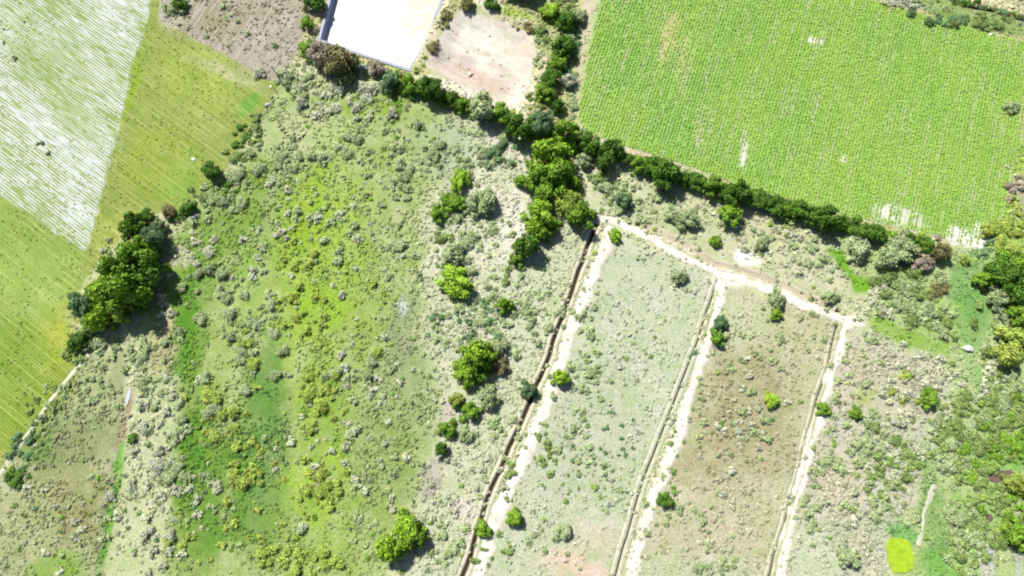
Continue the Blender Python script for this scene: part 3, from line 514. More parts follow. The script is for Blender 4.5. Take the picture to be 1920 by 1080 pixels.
TREES = [
 # clump on the left field edge
 (252,424,26,'dark',1.4,'dark green tree at the upper end of the big tree clump on the left'),
 (288,446,24,'blue',1.3,'blue-green tree on the right side of the upper end of the left clump'),
 (262,484,35,'green',1.6,'broad green tree in the upper middle of the left clump'),
 (222,508,33,'green',1.6,'green tree in the left clump facing the mown field'),
 (272,520,32,'dark',1.6,'dark tree on the right side of the left clump above its shadow'),
 (238,548,37,'green',1.8,'tall green tree in the heart of the left clump'),
 (200,540,32,'bright',1.5,'brighter green tree on the outer edge of the left clump'),
 (222,575,26,'yellow',1.7,'yellowing tree at the lower end of the left clump'),
 (188,594,26,'bright',1.7,'fresh green tree at the bottom of the left clump beside the large shadow'),
 (153,570,28,'blue',1.2,'blue-green tree at the lower left corner of the left clump'),
 (148,640,19,'dark',1.1,'small dark tree below the left clump near the sand footpath'),
 (172,605,19,'grey',1.0,'grey-green bushy tree tucked under the lower left of the left clump'),
 (396,318,18,'dark',1.5,'lone dark green tree on the field boundary, upper left'),
 (352,392,13,'dark',1.2,'small dark tree between the lone boundary tree and the left clump'),
 (318,398,13,'olive',1.1,'olive bushy tree above the right end of the left clump'),
 (278,404,16,'dark',1.2,'dark round tree topping the left clump'),
 # hedge, from the upper left to the crop field
 (577,42,14,'bright',1.3,'small vivid green tree beside the left corner of the white pond'),
 (576,92,18,'green',1.2,'green tree where the hedge begins below the fallow field'),
 (604,100,25,'dry',1.3,'brownish tree at the lower left corner of the white pond'),
 (636,112,32,'olive',1.5,'large olive-brown tree casting a dark shadow below the white pond'),
 (706,128,15,'dry',1.2,'small dry brown tree below the white pond edge'),
 (733,153,19,'blue',1.2,'blue-green bushy tree in the hedge below the white pond'),
 (768,158,18,'green',1.1,'green bushy tree in the hedge below the pond\'s right corner'),
 (808,167,25,'dark',1.5,'round deep green tree between the two ponds and the meadow'),
 (842,186,17,'dark',1.2,'small dark tree right of the round deep green tree'),
 (868,197,16,'green',1.2,'small green tree in the hedge left of the grey-green one'),
 (907,201,28,'grey',1.3,'grey-green tree below the dry pond'),
 (938,213,18,'green',1.1,'green bushy tree right of the grey-green one below the dry pond'),
 (976,240,30,'dark',1.5,'vivid dark tree in the hedge below the dry pond\'s right corner'),
 (1016,236,26,'blue',1.3,'blue-green tree between the two round hedge trees'),
 (1060,250,29,'green',1.5,'round green tree at the lower left corner of the crop field'),
 (1106,272,23,'dark',1.3,'dark tree just below the crop field\'s lower left corner'),
 (1142,288,27,'dark',1.4,'dark round tree below the pinkish bare strip of the crop field'),
 (1094,300,18,'grey',1.0,'pale grey-green bushy tree under the dark hedge trees'),
 (1196,306,22,'green',1.1,'mid green hedge tree left of the tallest dark one along the crop field'),
 (1222,312,20,'dark',1.2,'dark hedge tree touching the big round one along the crop field'),
 (1246,324,27,'dark',1.5,'big round dark tree in the hedge along the crop field'),
 (1308,338,22,'dark',1.2,'first dark tree of the straight hedge row along the crop field'),
 (1336,350,23,'green',1.2,'second tree of the straight hedge row along the crop field'),
 (1384,360,26,'dark',1.4,'third and widest tree of the straight hedge row'),
 (1428,374,20,'dark',1.2,'fourth tree of the straight hedge row along the crop field'),
 (1462,386,22,'dark',1.2,'fifth tree of the straight hedge row along the crop field'),
 (1496,394,21,'dark',1.2,'sixth tree of the straight hedge row along the crop field'),
 (1546,410,27,'dark',1.4,'dark green tree in the hedge below the crop field\'s white streaks'),
 (1602,426,21,'dark',1.2,'dark tree in the hedge right of the one under the white streaks'),
 (1644,437,21,'dark',1.5,'very dark narrow tree near the right end of the hedge'),
 (1732,460,20,'dark',1.3,'dark tree at the right end of the hedge'),
 (1764,470,20,'olive',1.2,'last olive-brown tree of the hedge beside the green swale'),
 (1694,468,30,'grey',1.0,'wide pale green tree under the right end of the hedge'),
 (1664,480,24,'grey',1.0,'pale green tree left of the wide pale one under the hedge'),
 (1606,462,24,'grey',1.0,'pale grey-green tree over the narrow green swale'),
 (1732,490,22,'dry',.9,'greyish dry tree under the right end of the hedge'),
 # middle of the meadow
 (1038,292,38,'bright',1.5,'large bright green tree standing out of the hedge into the meadow'),
 (1050,325,34,'green',1.4,'green tree on the shaded side of the large bright one'),
 (1006,332,32,'green',1.2,'green tree on the left flank of the large bright one'),
 (1022,358,28,'green',1.2,'green tree at the foot of the large bright clump'),
 (862,338,19,'bright',1.1,'round bright green bushy tree left of the large clump in the meadow'),
 (850,378,22,'green',1.0,'green bushy tree below the round bright one in the meadow'),
 (820,400,18,'green',1.1,'leftmost green tree of the loose group in the upper meadow'),
 (905,374,26,'grey',1.0,'grey-green tree at the right of the loose group in the upper meadow'),
 (1012,408,36,'bright',1.3,'bright green tree left of the head of the long ditch'),
 (1066,382,28,'yellow',1.0,'yellow-green loose tree above the head of the long ditch'),
 (1084,402,30,'green',1.2,'green tree right beside the head of the long ditch'),
 (988,462,25,'dark',1.5,'deep green tree with a black shadow left of the long ditch'),
 (970,484,18,'green',.9,'low green tree at the foot of the deep green one'),
 (1036,420,16,'green',1.2,'small slender green tree between the bright one and the ditch head'),
 (1026,440,14,'green',1.2,'lower small slender green tree beside the ditch head'),
 (856,528,29,'bright',1.1,'isolated round bright green tree in mid meadow'),
 (944,571,17,'green',1.1,'small isolated green tree below right of the isolated round one'),
 (898,662,30,'bright',1.4,'bright green tree at the top of the clump left of the long ditch'),
 (868,698,25,'bright',1.3,'bright green tree at the bottom left of the clump beside the long ditch'),
 (902,694,22,'dark',1.3,'dark tree in the shade of the clump left of the long ditch'),
 (932,654,20,'grey',1.1,'pale green tree at the right of the clump left of the long ditch'),
 (936,684,16,'olive',1.0,'olive tree at the lower right of the clump left of the long ditch'),
 (854,750,15,'yellow',1.1,'small yellow-green tree below the clump left of the long ditch'),
 (881,772,18,'green',1.0,'green bushy tree in the line below the clump left of the ditch'),
 (915,744,24,'grey',.9,'grey-green spreading tree between the clump and the long ditch'),
 (838,804,17,'green',1.0,'bushy green tree on the dry gully, second from its top'),
 (826,842,14,'dark',1.3,'small dark green tree at the lower end of the dry gully line'),
 (874,814,14,'grey',.9,'small grey-green tree right of the dry gully line'),
 (1050,708,17,'bright',1.2,'bright yellow-green tree standing on the first sand path'),
 (990,730,18,'blue',1.0,'blue-green tree leaning over the long ditch'),
 (850,474,25,'grey',.9,'spreading grey-green tree above the isolated round one'),
 (1154,441,13,'bright',1.1,'small bright tree at the upper corner of the first plot'),
 (760,996,28,'bright',1.5,'tall bright green tree near the bottom edge, upper of a group of three'),
 (730,1030,29,'bright',1.4,'bright green tree near the bottom edge, lowest left of three'),
 (778,1008,22,'green',1.5,'green tree near the bottom edge, on the shaded right of three'),
 (963,970,15,'bright',1.2,'round green tree right of the first sand path near the bottom'),
 (904,990,16,'green',.9,'green bushy tree growing in the long ditch near the bottom'),
 (1247,937,14,'dark',1.1,'dark round tree on the second sand path'),
 (1056,994,20,'grey',.8,'grey-green spreading shrubby tree at the bottom of the first plot'),
 (1276,518,16,'grey',1.0,'grey-green tree in the upper right of the first plot'),
 (1351,606,15,'blue',1.1,'blue-green tree at the left edge of the brownish plot'),
 (1346,634,15,'green',1.1,'green tree just below the blue-green one at the edge of the brownish plot'),
 (1457,560,15,'grey',1.1,'grey-green tree on the top path of the brownish plot'),
 (1456,590,13,'bright',1.1,'small bright tree below the top path of the brownish plot'),
 (1446,750,16,'bright',.9,'low bright tree in the middle of the brownish plot'),
 (1604,775,13,'green',1.0,'small round green tree in the pale plot on the right'),
 (1559,556,15,'grey',1.0,'grey-green tree beside the end of the top ditch'),
 (1544,765,13,'green',.9,'small green tree growing over the third sand path'),
 (1592,1046,20,'grey',.8,'grey-green spreading tree left of the duckweed pond'),
 (1368,402,24,'green',1.1,'green bushy tree just under the straight hedge row'),
 (1295,412,22,'grey',1.0,'grey-green bushy tree under the hedge above the first plot'),
 (1262,404,14,'grey',1.0,'small grey-green tree left of the bushy one under the hedge'),
 (1342,452,12,'green',1.0,'small green tree above the corner of the second ditch'),
 (1170,376,18,'blue',1.1,'blue-green tree above the top path, under the hedge'),
 (1430,458,13,'grey',1.0,'small grey-green tree right of the white sand patch'),
 # right edge
 (1846,522,20,'green',1.2,'green tree at the left of the dark grove by the right edge'),
 (1878,512,28,'dark',1.5,'dark tree in the grove by the right edge'),
 (1908,500,28,'green',1.4,'green tree at the upper right of the grove by the right edge'),
 (1902,540,30,'dark',1.5,'dark tree at the frame edge in the grove below the crop field'),
 (1876,556,24,'grey',1.1,'pale tree at the foot of the grove by the right edge'),
 (1908,588,22,'green',1.2,'green tree below the grove by the right edge'),
 (1810,487,9,'yellow',1.0,'tiny yellow tree on the wire line across the swale'),
 (1902,636,24,'yellow',1.3,'yellow-green tree by the right edge, upper of a pair'),
 (1886,668,24,'yellow',1.3,'yellow-green tree by the right edge, lower of a pair'),
 (1744,746,21,'green',.9,'smooth round green bushy tree in the wet ground'),
 (1908,905,20,'yellow',1.2,'yellow-green tree beside the mud pool at the right edge'),
 (1908,1002,24,'green',1.2,'green tree above the dark pool in the lower right corner'),
 (1852,432,14,'yellow',.9,'yellow-green bushy tree at the crop field\'s lower right corner'),
 (1898,200,13,'grey',.8,'pale bushy tree on the right side of the crop field'),
 # around the dry pond and the top edge
 (1064,42,17,'dark',1.3,'dark tree above the thicket right of the dry pond'),
 (1056,88,20,'dark',1.2,'uppermost dark tree of the thicket right of the dry pond'),
 (1046,118,20,'green',1.2,'green tree in the middle of the thicket right of the dry pond'),
 (1034,146,20,'dark',1.2,'dark tree low in the thicket right of the dry pond'),
 (1022,172,19,'green',1.2,'lowest green tree of the thicket right of the dry pond'),
 (1046,200,15,'dark',1.2,'dark tree between the thicket and the hedge'),
 (1066,150,17,'pale',1.0,'leafless greyish tree between the thicket and the crop field'),
 (1084,30,15,'grey',1.0,'grey-green tree at the top left corner of the crop field'),
 (1030,20,18,'bright',.9,'bright low tree right of the shed'),
 (922,6,13,'dark',1.2,'dark tree at the top edge left of the shed'),
 (876,8,14,'olive',1.0,'olive bushy tree on the upper bank of the dry pond'),
 (336,6,13,'dark',1.1,'dark tree at the top left corner of the fallow field'),
 (590,6,16,'dark',1.3,'dark tree at the top edge beside the white pond'),
]
for px, py, r, k, hk, lab in TREES: tree(px, py, r, k, lab, hk=hk)
# bushes that close the hedge between its trees
for px, py, r, k in [(1172,297,16,'dark'),(1270,334,15,'dark'),(1290,336,16,'dark'),(1358,357,17,'dark'),(1406,368,18,'dark'),(1445,381,17,'dark'),(1478,392,16,'green'),(1518,402,18,'dark'),(1572,419,17,'dark'),(1622,432,16,'dark'),(1668,446,16,'green'),(1700,452,17,'dark'),(1718,458,14,'dark')]:
    tree(px, py, r, k, 'dark bush closing the hedge row between its trees along the crop field', 'hedge_bush', 1.3, 'bush', 'bushes of the hedge along the crop field')
for px, py, r, k in [(268,462,20,'green'),(242,470,18,'green'),(252,510,20,'bright'),(286,492,18,'dark'),(218,540,20,'green'),(178,552,18,'green'),(256,572,17,'dark'),(172,575,16,'dark'),(205,600,16,'green'),(298,420,13,'grey')]:
    tree(px, py, r, k, 'small tree filling the gaps inside the big tree clump on the left', 'clump_tree', 1.6, 'tree', 'small trees inside the left clump')
for px, py, r, k in [(655,128,15,'olive'),(750,162,14,'dark'),(787,168,14,'dark'),(826,182,14,'dark'),(855,194,13,'dark'),(887,204,14,'green'),(925,213,14,'dark'),(952,224,15,'dark'),(998,244,16,'dark'),(1038,252,15,'dark'),(1084,268,16,'dark'),(1122,284,15,'dark')]:
    tree(px, py, r, k, 'small bush between the hedge trees below the two ponds', 'hedge_bush', 1.2, 'bush', 'bushes of the hedge below the ponds')

# shrubs: (cx, cy, spread x, spread y, number, radius px min, max, kind)
CL = [
 (400,770,60,70,26,8,15,'yellow'),(345,790,36,40,12,8,15,'grey'),(455,840,40,60,10,8,14,'yellow'),(560,590,40,60,22,7,13,'yellow'),(590,740,45,60,26,8,14,'yellow'),(470,660,30,30,9,8,15,'yellow'),(610,640,30,25,8,8,12,'yellow'),
 (480,890,40,30,14,8,15,'yellow'),(600,910,55,50,26,8,14,'yellow'),(545,1045,60,35,24,8,15,'yellow'),(500,1000,90,70,14,7,12,'yellow'),(400,930,40,60,8,8,14,'grey'),(560,470,30,30,8,8,12,'yellow'),(715,660,16,16,3,10,14,'yellow'),(340,1010,30,20,5,9,14,'yellow'),(620,1060,60,20,10,8,13,'yellow'),(670,560,40,60,6,7,11,'yellow'),
 (400,560,60,160,34,8,15,'grey'),(500,640,60,80,20,8,14,'grey'),(640,420,110,120,25,7,11,'pale'),(640,420,110,120,25,7,12,'grey'),(560,300,90,50,34,7,13,'grey'),(630,180,90,50,38,8,14,'pale'),(700,240,70,70,28,8,14,'grey'),(770,330,70,70,34,7,13,'grey'),(680,700,70,90,17,8,12,'pale'),(680,700,70,90,17,8,13,'grey'),(690,880,90,120,15,8,12,'pale'),(690,880,90,120,15,8,13,'grey'),(600,830,90,120,10,8,12,'pale'),(600,830,90,120,10,8,13,'grey'),
 (420,380,40,50,16,8,14,'grey'),(470,330,50,40,14,9,16,'grey'),(425,355,20,15,5,9,13,'dark'),(450,260,14,30,6,7,11,'dark'),(500,345,30,10,4,9,13,'yellow'),
 (300,880,80,120,38,8,14,'pale'),(290,1010,60,60,22,8,14,'pale'),(340,890,40,60,14,8,15,'grey'),(255,820,14,14,2,9,13,'dark'),(270,740,40,60,22,7,12,'grey'),(200,1000,14,60,8,7,12,'grey'),
 (100,760,40,50,18,7,12,'grey'),(30,890,30,20,7,9,14,'dark'),(90,960,80,100,30,5,9,'pale'),(60,820,20,16,4,8,12,'blue'),(190,730,40,60,22,6,10,'grey'),(230,650,70,30,22,7,12,'grey'),
 (870,290,70,50,36,7,13,'grey'),(940,290,50,30,18,7,13,'blue'),(900,440,80,70,44,7,13,'grey'),(830,460,20,50,10,9,14,'leafy'),(900,560,60,60,34,7,12,'grey'),(1000,550,60,80,30,7,12,'grey'),(960,620,60,50,24,7,12,'grey'),(940,510,20,20,4,9,12,'leafy'),(870,600,60,40,24,6,11,'blue'),(750,460,25,40,9,9,14,'grey'),(830,640,40,60,20,6,11,'grey'),
 (1150,340,60,30,26,7,14,'grey'),(1200,400,60,30,14,7,12,'grey'),(1130,340,30,20,8,9,13,'leafy'),(1250,370,50,20,12,7,12,'grey'),(1450,430,80,40,26,6,11,'grey'),(1540,490,50,40,16,7,12,'grey'),(1480,480,60,40,14,6,10,'pale'),
 (1090,620,30,70,18,6,11,'grey'),(1090,700,40,60,18,7,12,'grey'),(1080,820,50,80,22,6,11,'grey'),(1020,850,30,70,14,7,11,'leafy'),(1160,640,60,90,26,3,6,'grey'),(1140,820,70,110,34,3,6,'blue'),(1180,920,60,60,14,4,8,'grey'),(930,790,50,60,24,6,11,'grey'),(880,900,50,70,22,6,11,'pale'),(850,1030,60,50,20,7,12,'grey'),(920,1020,30,40,10,8,12,'leafy'),(1000,1000,40,40,10,6,11,'grey'),(950,880,16,50,7,6,10,'leafy'),(1105,900,60,40,7,6,9,'leafy'),
 (1420,640,70,60,24,5,10,'grey'),(1400,800,80,120,40,5,11,'pale'),(1420,800,60,90,12,7,11,'grey'),(1290,980,60,90,26,6,11,'grey'),(1380,1000,60,60,20,5,9,'pale'),(1350,1060,70,20,14,7,11,'grey'),(1530,620,40,40,14,5,9,'grey'),(1310,760,16,60,10,6,10,'grey'),(1265,880,12,60,8,6,10,'leafy'),
 (1600,720,60,80,34,5,10,'grey'),(1620,850,60,80,60,6,12,'grey'),(1650,900,60,60,30,7,12,'leafy'),(1560,870,30,40,12,7,12,'grey'),(1600,980,60,60,34,6,12,'pale'),(1520,980,30,60,14,7,12,'grey'),(1670,950,50,40,20,8,13,'grey'),(1690,840,60,60,30,6,12,'pale'), (1700,860,50,60,24,7,13,'leafy'),(1680,740,60,50,22,7,13,'pale'),(1690,740,30,30,8,9,13,'yellow'),
 (1700,560,60,40,34,8,15,'grey'),(1690,520,50,30,16,9,16,'leafy'),(1740,600,40,40,20,8,14,'grey'),(1650,560,50,40,20,7,13,'pale'),(1760,540,20,20,6,10,14,'olive'),(1640,640,40,20,10,6,10,'grey'),(1730,640,60,20,24,6,10,'pale'),
 (1880,760,50,70,50,8,15,'leafy'),(1880,740,50,60,34,8,14,'grey'),(1780,860,50,90,50,8,14,'grey'),(1850,900,60,60,40,8,14,'leafy'),(1790,790,40,60,26,8,14,'leafy'),(1850,990,50,60,40,8,14,'leafy'), (1870,930,50,90,12,8,13,'yellow'), (1830,780,60,80,30,8,15,'leafy'), (1890,860,40,60,14,9,15,'green'), (1720,590,70,50,24,8,15,'leafy'), (1680,480,50,20,10,9,15,'leafy'), (1860,560,40,40,16,9,15,'leafy'),(1800,1010,50,60,34,8,14,'grey'),(1790,1040,40,40,14,9,14,'leafy'), (1895,800,30,110,22,9,15,'green'), (1905,960,20,80,14,9,15,'green'), (1830,840,60,90,14,8,13,'green'),(1870,830,50,40,22,9,14,'leafy'),(1880,600,40,40,20,8,14,'grey'),(1860,700,30,40,16,8,13,'pale'),(1740,700,50,50,30,7,12,'pale'),(1845,620,20,20,4,7,10,'yellow'),
 (1880,455,30,40,14,9,14,'yellow'),(1850,470,30,20,10,8,13,'blue'),(1895,400,20,40,10,8,13,'yellow'),(1880,290,14,50,10,5,9,'pale'),(1840,290,20,60,14,4,8,'grey'),(1905,360,12,20,5,9,14,'dry'),
 (1700,448,40,10,6,8,12,'yellow'),(1500,412,80,14,10,7,11,'yellow'),(1750,450,30,8,4,7,10,'dry'),
 (834,40,8,24,9,8,12,'olive'),(815,92,10,24,10,8,12,'olive'),(795,112,12,12,5,7,10,'yellow'),(960,52,40,10,10,6,10,'olive'),(1010,62,14,10,6,7,11,'leafy'),(1070,70,16,50,16,8,13,'grey'),(1068,110,14,60,14,8,12,'blue'),(1000,190,14,20,8,6,10,'leafy'),(1010,110,10,50,14,6,10,'grey'),(1060,10,30,20,12,8,13,'leafy'),(1075,200,12,30,8,7,11,'grey'),(1020,215,24,10,7,8,12,'blue'),(960,210,30,10,8,6,10,'yellow'),
 (680,120,30,8,6,6,9,'leafy'),(745,140,24,10,6,7,10,'yellow'),(590,60,10,24,8,7,11,'dry'),(600,120,40,14,14,7,12,'grey'),(700,165,40,14,16,8,12,'pale'),(560,150,30,20,16,7,12,'grey'),
 (330,20,20,18,10,8,12,'grey'),(460,85,60,30,7,5,9,'grey'),(400,40,80,30,5,5,8,'grey'),
 (1750,40,90,20,26,7,12,'blue'),(1690,8,40,8,8,6,10,'pale'),(1850,40,60,14,18,7,12,'leafy'),(1810,5,40,8,8,7,12,'dark'),
 (300,470,20,10,3,6,10,'grey'),(200,500,16,50,10,6,10,'pale'),(180,640,20,30,14,7,12,'grey'),(240,500,10,10,0,6,8,'grey'),(310,560,14,70,12,6,11,'pale'),(370,450,40,60,12,7,12,'pale'),(480,480,30,90,12,7,12,'pale'),(530,420,30,80,10,6,10,'pale'),
 (480,245,16,34,12,6,11,'leafy'), (446,292,18,26,10,7,12,'leafy'), (376,372,34,22,12,7,12,'leafy'), (336,402,20,12,6,8,12,'dark'), (150,672,20,20,10,7,12,'leafy'), (90,765,36,36,14,6,11,'leafy'), (40,835,24,28,9,7,12,'blue'), (205,470,16,50,9,6,10,'grey'),
 (30,60,80,60,4,4,7,'blue'),(60,250,60,60,3,4,6,'blue'),
]
NAMES = dict(leafy='leafy green', grey='grey-green', pale='pale grey', yellow='yellow-green', green='green', dark='dark green', blue='blue-green', olive='olive', dry='dry brown')
cand = []
for cx, cy, sx, sy, nb, r0_, r1_, k in CL:
    for i in range(int(nb*1.2+.5)):
        a, b_ = rng.normal(size=2)*0.55; px, py = cx+a*sx, cy+b_*sy
        r = (r0_*.55+(r1_*1.05-r0_*.55)*rng.random()**1.5); x, y = at(px, py)
        cand.append((r*mpp(px, py), x, y, k, px, py))
X = np.array([c[1] for c in cand]); Y = np.array([c[2] for c in cand])
blocked = (sdf(PONDW, X, Y) < .8) | (sdf(PONDD, X, Y) < -.2) | (sdf(CROP, X, Y) < -1.5)
SWALES = [pts(q) for q in ([(1545,465),(1580,470),(1600,510),(1640,535),(1630,550),(1600,550),(1590,520)], [(1625,590),(1650,592),(1720,622),(1785,648),(1770,672),(1700,652),(1640,622)], [(1792,478),(1842,490),(1850,540),(1866,600),(1840,650),(1840,740),(1815,760),(1808,660),(1790,600),(1782,540)], [(1762,880),(1785,880),(1770,1000),(1765,1100),(1735,1100),(1745,990)])]
for P in SWALES: blocked |= (sdf(P, X, Y) < 0) & (rng.random(len(X)) < .92)
for P in POOLS: blocked |= sdf(P, X, Y) < .5
cand = [c for c, bl in zip(cand, blocked) if not bl]
def zone(px, py):
    if px > 1600 and py > 600: return 'on the wet ground at the right', 'wet ground'
    if py < 140 or (px > 980 and py < 240): return 'around the ponds and fields at the top', 'top'
    dit = np.interp(py, [405, 1080], [1122, 868])
    if py > 400 and px > dit:
        return 'in the plots between the ditches', 'plots'
    if px > 800: return 'on the pale rough ground left of the long ditch', 'rough ground'
    if px < 260 and py > 600: return 'in the lower left corner beside the footpath', 'lower left'
    v = 'upper' if py < 380 else 'middle' if py < 640 else 'lower' if py < 860 else 'bottom'; u = 'left' if px < 430 else 'central' if px < 620 else 'right'
    return f'in the {u} part of the {v} meadow', 'meadow'
cand.sort(key=lambda c: -c[0]); rest = []
for i, (R, x, y, k, px, py) in enumerate(cand):
    if i < 300:
        zt, zg = zone(px, py); d = NAMES[k]
        nt_ = min(TREES, key=lambda t: math.hypot(t[0]-px, t[1]-py)); q = math.hypot(nt_[0]-px, nt_[1]-py)
        ox, oy = px-nt_[0], py-nt_[1]; rel = ('right of' if ox > 0 else 'left of') if abs(ox) > abs(oy) else ('below' if oy > 0 else 'above')
        lab = f'low {d} shrub {rel} the {nt_[5]}'
        if q > 120 or len(lab.split()) > 16: lab = f"{'broad' if R > 1.08 else 'medium-sized' if R > .98 else 'small'} {d} shrub {zt}"
        shrub(x, y, R, k, lab, f'{d} shrubs, {zg}')
    else: rest.append((R, x, y, k))

# ------------------------------------------------------------------ uncountable ground cover
def tufts(name, X, Y, R, C, nleaf, leafk, hk, label, cat, mat, zoff=0.03, jit=.22, dome=.75):
    """many small clumps in one object, coloured like the cover they grow from"""
    n = len(X); Z = h_base(X, Y)+zoff
    d = rng.normal(size=(n, nleaf, 3)); d[..., 2] = np.abs(d[..., 2])*.9+.1; d /= np.linalg.norm(d, axis=2)[..., None]
    rr = R[:, None]*(1-.5*rng.random((n, nleaf))**2)
    P = np.stack([X[:, None]+d[..., 0]*rr, Y[:, None]+d[..., 1]*rr, Z[:, None]+d[..., 2]*rr*hk], -1)
    N = d+rng.normal(size=d.shape)*.35+np.array([0, 0, .7]); N /= np.linalg.norm(N, axis=2)[..., None]
    s = np.repeat(R[:, None]*leafk, nleaf, 1)*rng.uniform(.7, 1.3, (n, nleaf))
    V, F = leaf_quads(P.reshape(-1, 3), N.reshape(-1, 3), s.ravel())
    tone = (C[:, None, :]*rng.uniform(1-jit, 1+jit, (n, nleaf, 1))).reshape(-1, 3)
    return link(name, mesh_np(name, V, F, mat, np.repeat(tone, 4, 0)), None, None, label, cat, None, 'stuff')
M_tuft = leaf_mat('ground_cover_leaf', None, attr=True, trans=.2)
KC = {k: v[0] for k, v in LEAF.items()}
PV, PF, PC = [], [], []; nv = 0
SM = [crown(5+v, 180, .155, .8, .60, (.30, .5), up=.5, seed=900+v, open_=.4) for v in range(6)]
for R, x, y, k in rest:
    V, F, C = SM[rng.integers(6)]; a = rng.random()*6.28; c_, s_ = math.cos(a), math.sin(a); q = R/.93
    W_ = np.stack([(V[:, 0]*c_-V[:, 1]*s_)*q*rng.uniform(.85, 1.15)+x, (V[:, 0]*s_+V[:, 1]*c_)*q+y, V[:, 2]*q*.8+hz(x, y)-.04], 1)
    PV.append(W_); PF.append(F+nv); PC.append(C*KC[k]*rng.uniform(.82, 1.18)); nv += len(V)
link('small_shrubs', mesh_np('small_shrubs', np.concatenate(PV), np.concatenate(PF), M_tuft, np.concatenate(PC)), None, None, 'many small grey-green and pale shrubs filling the rough ground', 'shrubs', None, 'stuff')

n = 3600; X = rng.uniform(-90, 90, n); Y = rng.uniform(-46, 56, n)
bad = fbm(X, Y, 7.0, 221, 3) < .46
for P in (FIELDA, FIELDB, FIELDC, CROP, PONDW, PONDD, *POOLS, *SWALES): bad |= sdf(P, X, Y) < .4
for k, wd in dict(d1=.6, p1=.9, p2=.6, p3=.6, pt=.5).items(): bad |= (pdist(strips[k], X, Y) < wd) & (rng.random(n) < .8)
for P in (PLOT1, PLOT2): bad |= (sdf(P, X, Y) < 0) & (rng.random(n) < .6)
X, Y = X[~bad], Y[~bad]; kk = rng.choice(['grey', 'leafy', 'blue', 'yellow', 'pale', 'green'], len(X), p=[.34, .24, .12, .1, .14, .06])
C = np.array([KC[k] for k in kk])*rng.uniform(.75, 1.15, (len(X), 1))
tufts('low_weeds', X, Y, rng.uniform(.16, .48, len(X))**1.0, C, 26, .36, .9, 'low green and grey weeds dotted over the rough ground', 'weeds', M_tuft)
# rough grass tufts over everything that is not field, pond, path
n = 78000
X = rng.uniform(-90, 90, n); Y = rng.uniform(-46, 56, n)
bad = np.zeros(n, bool)
for P in (FIELDA, FIELDB, CROP, PONDW, *POOLS): bad |= sdf(P, X, Y) < .2
bad |= (sdf(PONDD, X, Y) < .2) & (rng.random(n) < .96); bad |= (sdf(FIELDC, X, Y) < 0) & (rng.random(n) < .4)
for k, wd in dict(d1=.5, d2=.1, d3=.1, dt=.3, p1=.85, p2=.55, p3=.6, pt=.5, fp=.3, dr=.5, tr=.5).items():
    bad |= (pdist(strips[k], X, Y) < wd) & (rng.random(n) < .8)
bad |= fbm(X, Y, 3.0, 131, 3) < .40
for P in SWALES: bad |= (sdf(P, X, Y) < 0) & (rng.random(n) < .35)
bad |= (sdf(PLOT1, X, Y) < 0) & (rng.random(n) < .6)
bad |= (sdf(PLOT2, X, Y) < 0) & (rng.random(n) < .4)
X, Y = X[~bad], Y[~bad]; C = cover(X, Y)
lum = C @ np.array([.3, .6, .1]); dens = fbm(X, Y, 6, 151, 2)
R = rng.uniform(.08, .26, len(X))*(.6+.9*dens)*np.where(rng.random(len(X)) < .08, 1.7, 1)
hue = rng.random((len(X), 1)); C = C*1.3*rng.uniform(.76, 1.12, (len(X), 1)); C = C*(1-.35*hue)+.35*hue*C*np.array([.86, 1.0, .62])
tufts('grass_tufts', X, Y, R, C, 8, .62, .75, 'rough pale grass tufts covering the meadow and plots', 'grass', M_tuft)

# crop rows on the right
ux, uy = math.cos(ANG_F), math.sin(ANG_F); vx, vy = -uy, ux
cen = CROP.mean(0); sA = np.arange(-45, 45, .30); sB = np.arange(-75, 75, .50)
a, b_ = np.meshgrid(sA, sB); a = a.ravel(); b_ = b_.ravel(); row = b_.copy()
a = a+rng.uniform(-.12, .12, len(a)); b_ = b_+rng.normal(size=len(a))*.035
X = cen[0]+ux*a+vx*b_; Y = cen[1]+uy*a+vy*b_
k = sdf(CROP, X, Y) < -.15; X, Y, a, row = X[k], Y[k], a[k], row[k]
p = .93+0*X
def bare(cx, cy, rx, ry, s, rot=0):
    kx = mpp(cx, cy); x, y = at(cx, cy); dx, dy = X-x, Y-y
    al = (dx*ux+dy*uy)/(ry*kx); ac = (dx*vx+dy*vy)/(rx*kx)
    rw = np.floor(row/.5); rn = vnoise(rw*7.3, rw*0+cx, 1.0, 171); en = vnoise(rw*5.1, rw*0+cy, 1.0, 173)
    return s*((np.abs(ac) < 1) & (np.abs(al+.5*(en-.5)) < .25+1.0*en))*(rn > .55)
for bb in [(1690,406,58,20,1.0),(1745,415,20,30,.7),(1794,442,24,22,1.0),(1838,440,18,28,1.0),(1820,455,14,12,1.0),(1528,77,14,11,1.0),(1258,70,16,60,.5),(1285,110,12,70,.5),(1393,280,9,36,.8),(1310,240,9,50,.5),(1582,300,5,8,.9),(1440,8,14,14,.6),(1530,8,14,14,.6),(1600,395,40,14,.35)]:
    p = p*(1-bare(*bb))
p = np.where(vnoise(row*9.3, row*0+5, 1.0, 177) < .06, p*.75, p)
p = p*np.where(vnoise(a, row*5.1, 1.2, 181) < .10, .2, 1)
k = rng.random(len(X)) < p; X, Y, row = X[k], Y[k], row[k]
t = fbm(X, Y, 9, 191, 3)+.25*(vnoise(row*2.3, row*0, 1.0, 193)-.5); t = np.clip((t-.3)/.4, 0, 1)[:, None]
e = sstep(3.5, .5, -sdf(CROP, X, Y))[:, None]
ex = sstep(20, 70, X)[:, None]*.35
C = AL(132,190,80)*(1-t)+AL(162,202,82)*t; C = C*(1-e*.4)+AL(174,206,66)*e*.4; C = C*(1-ex)+AL(172,208,78)*ex; C = C*rng.uniform(.90, 1.10, (len(X), 1))
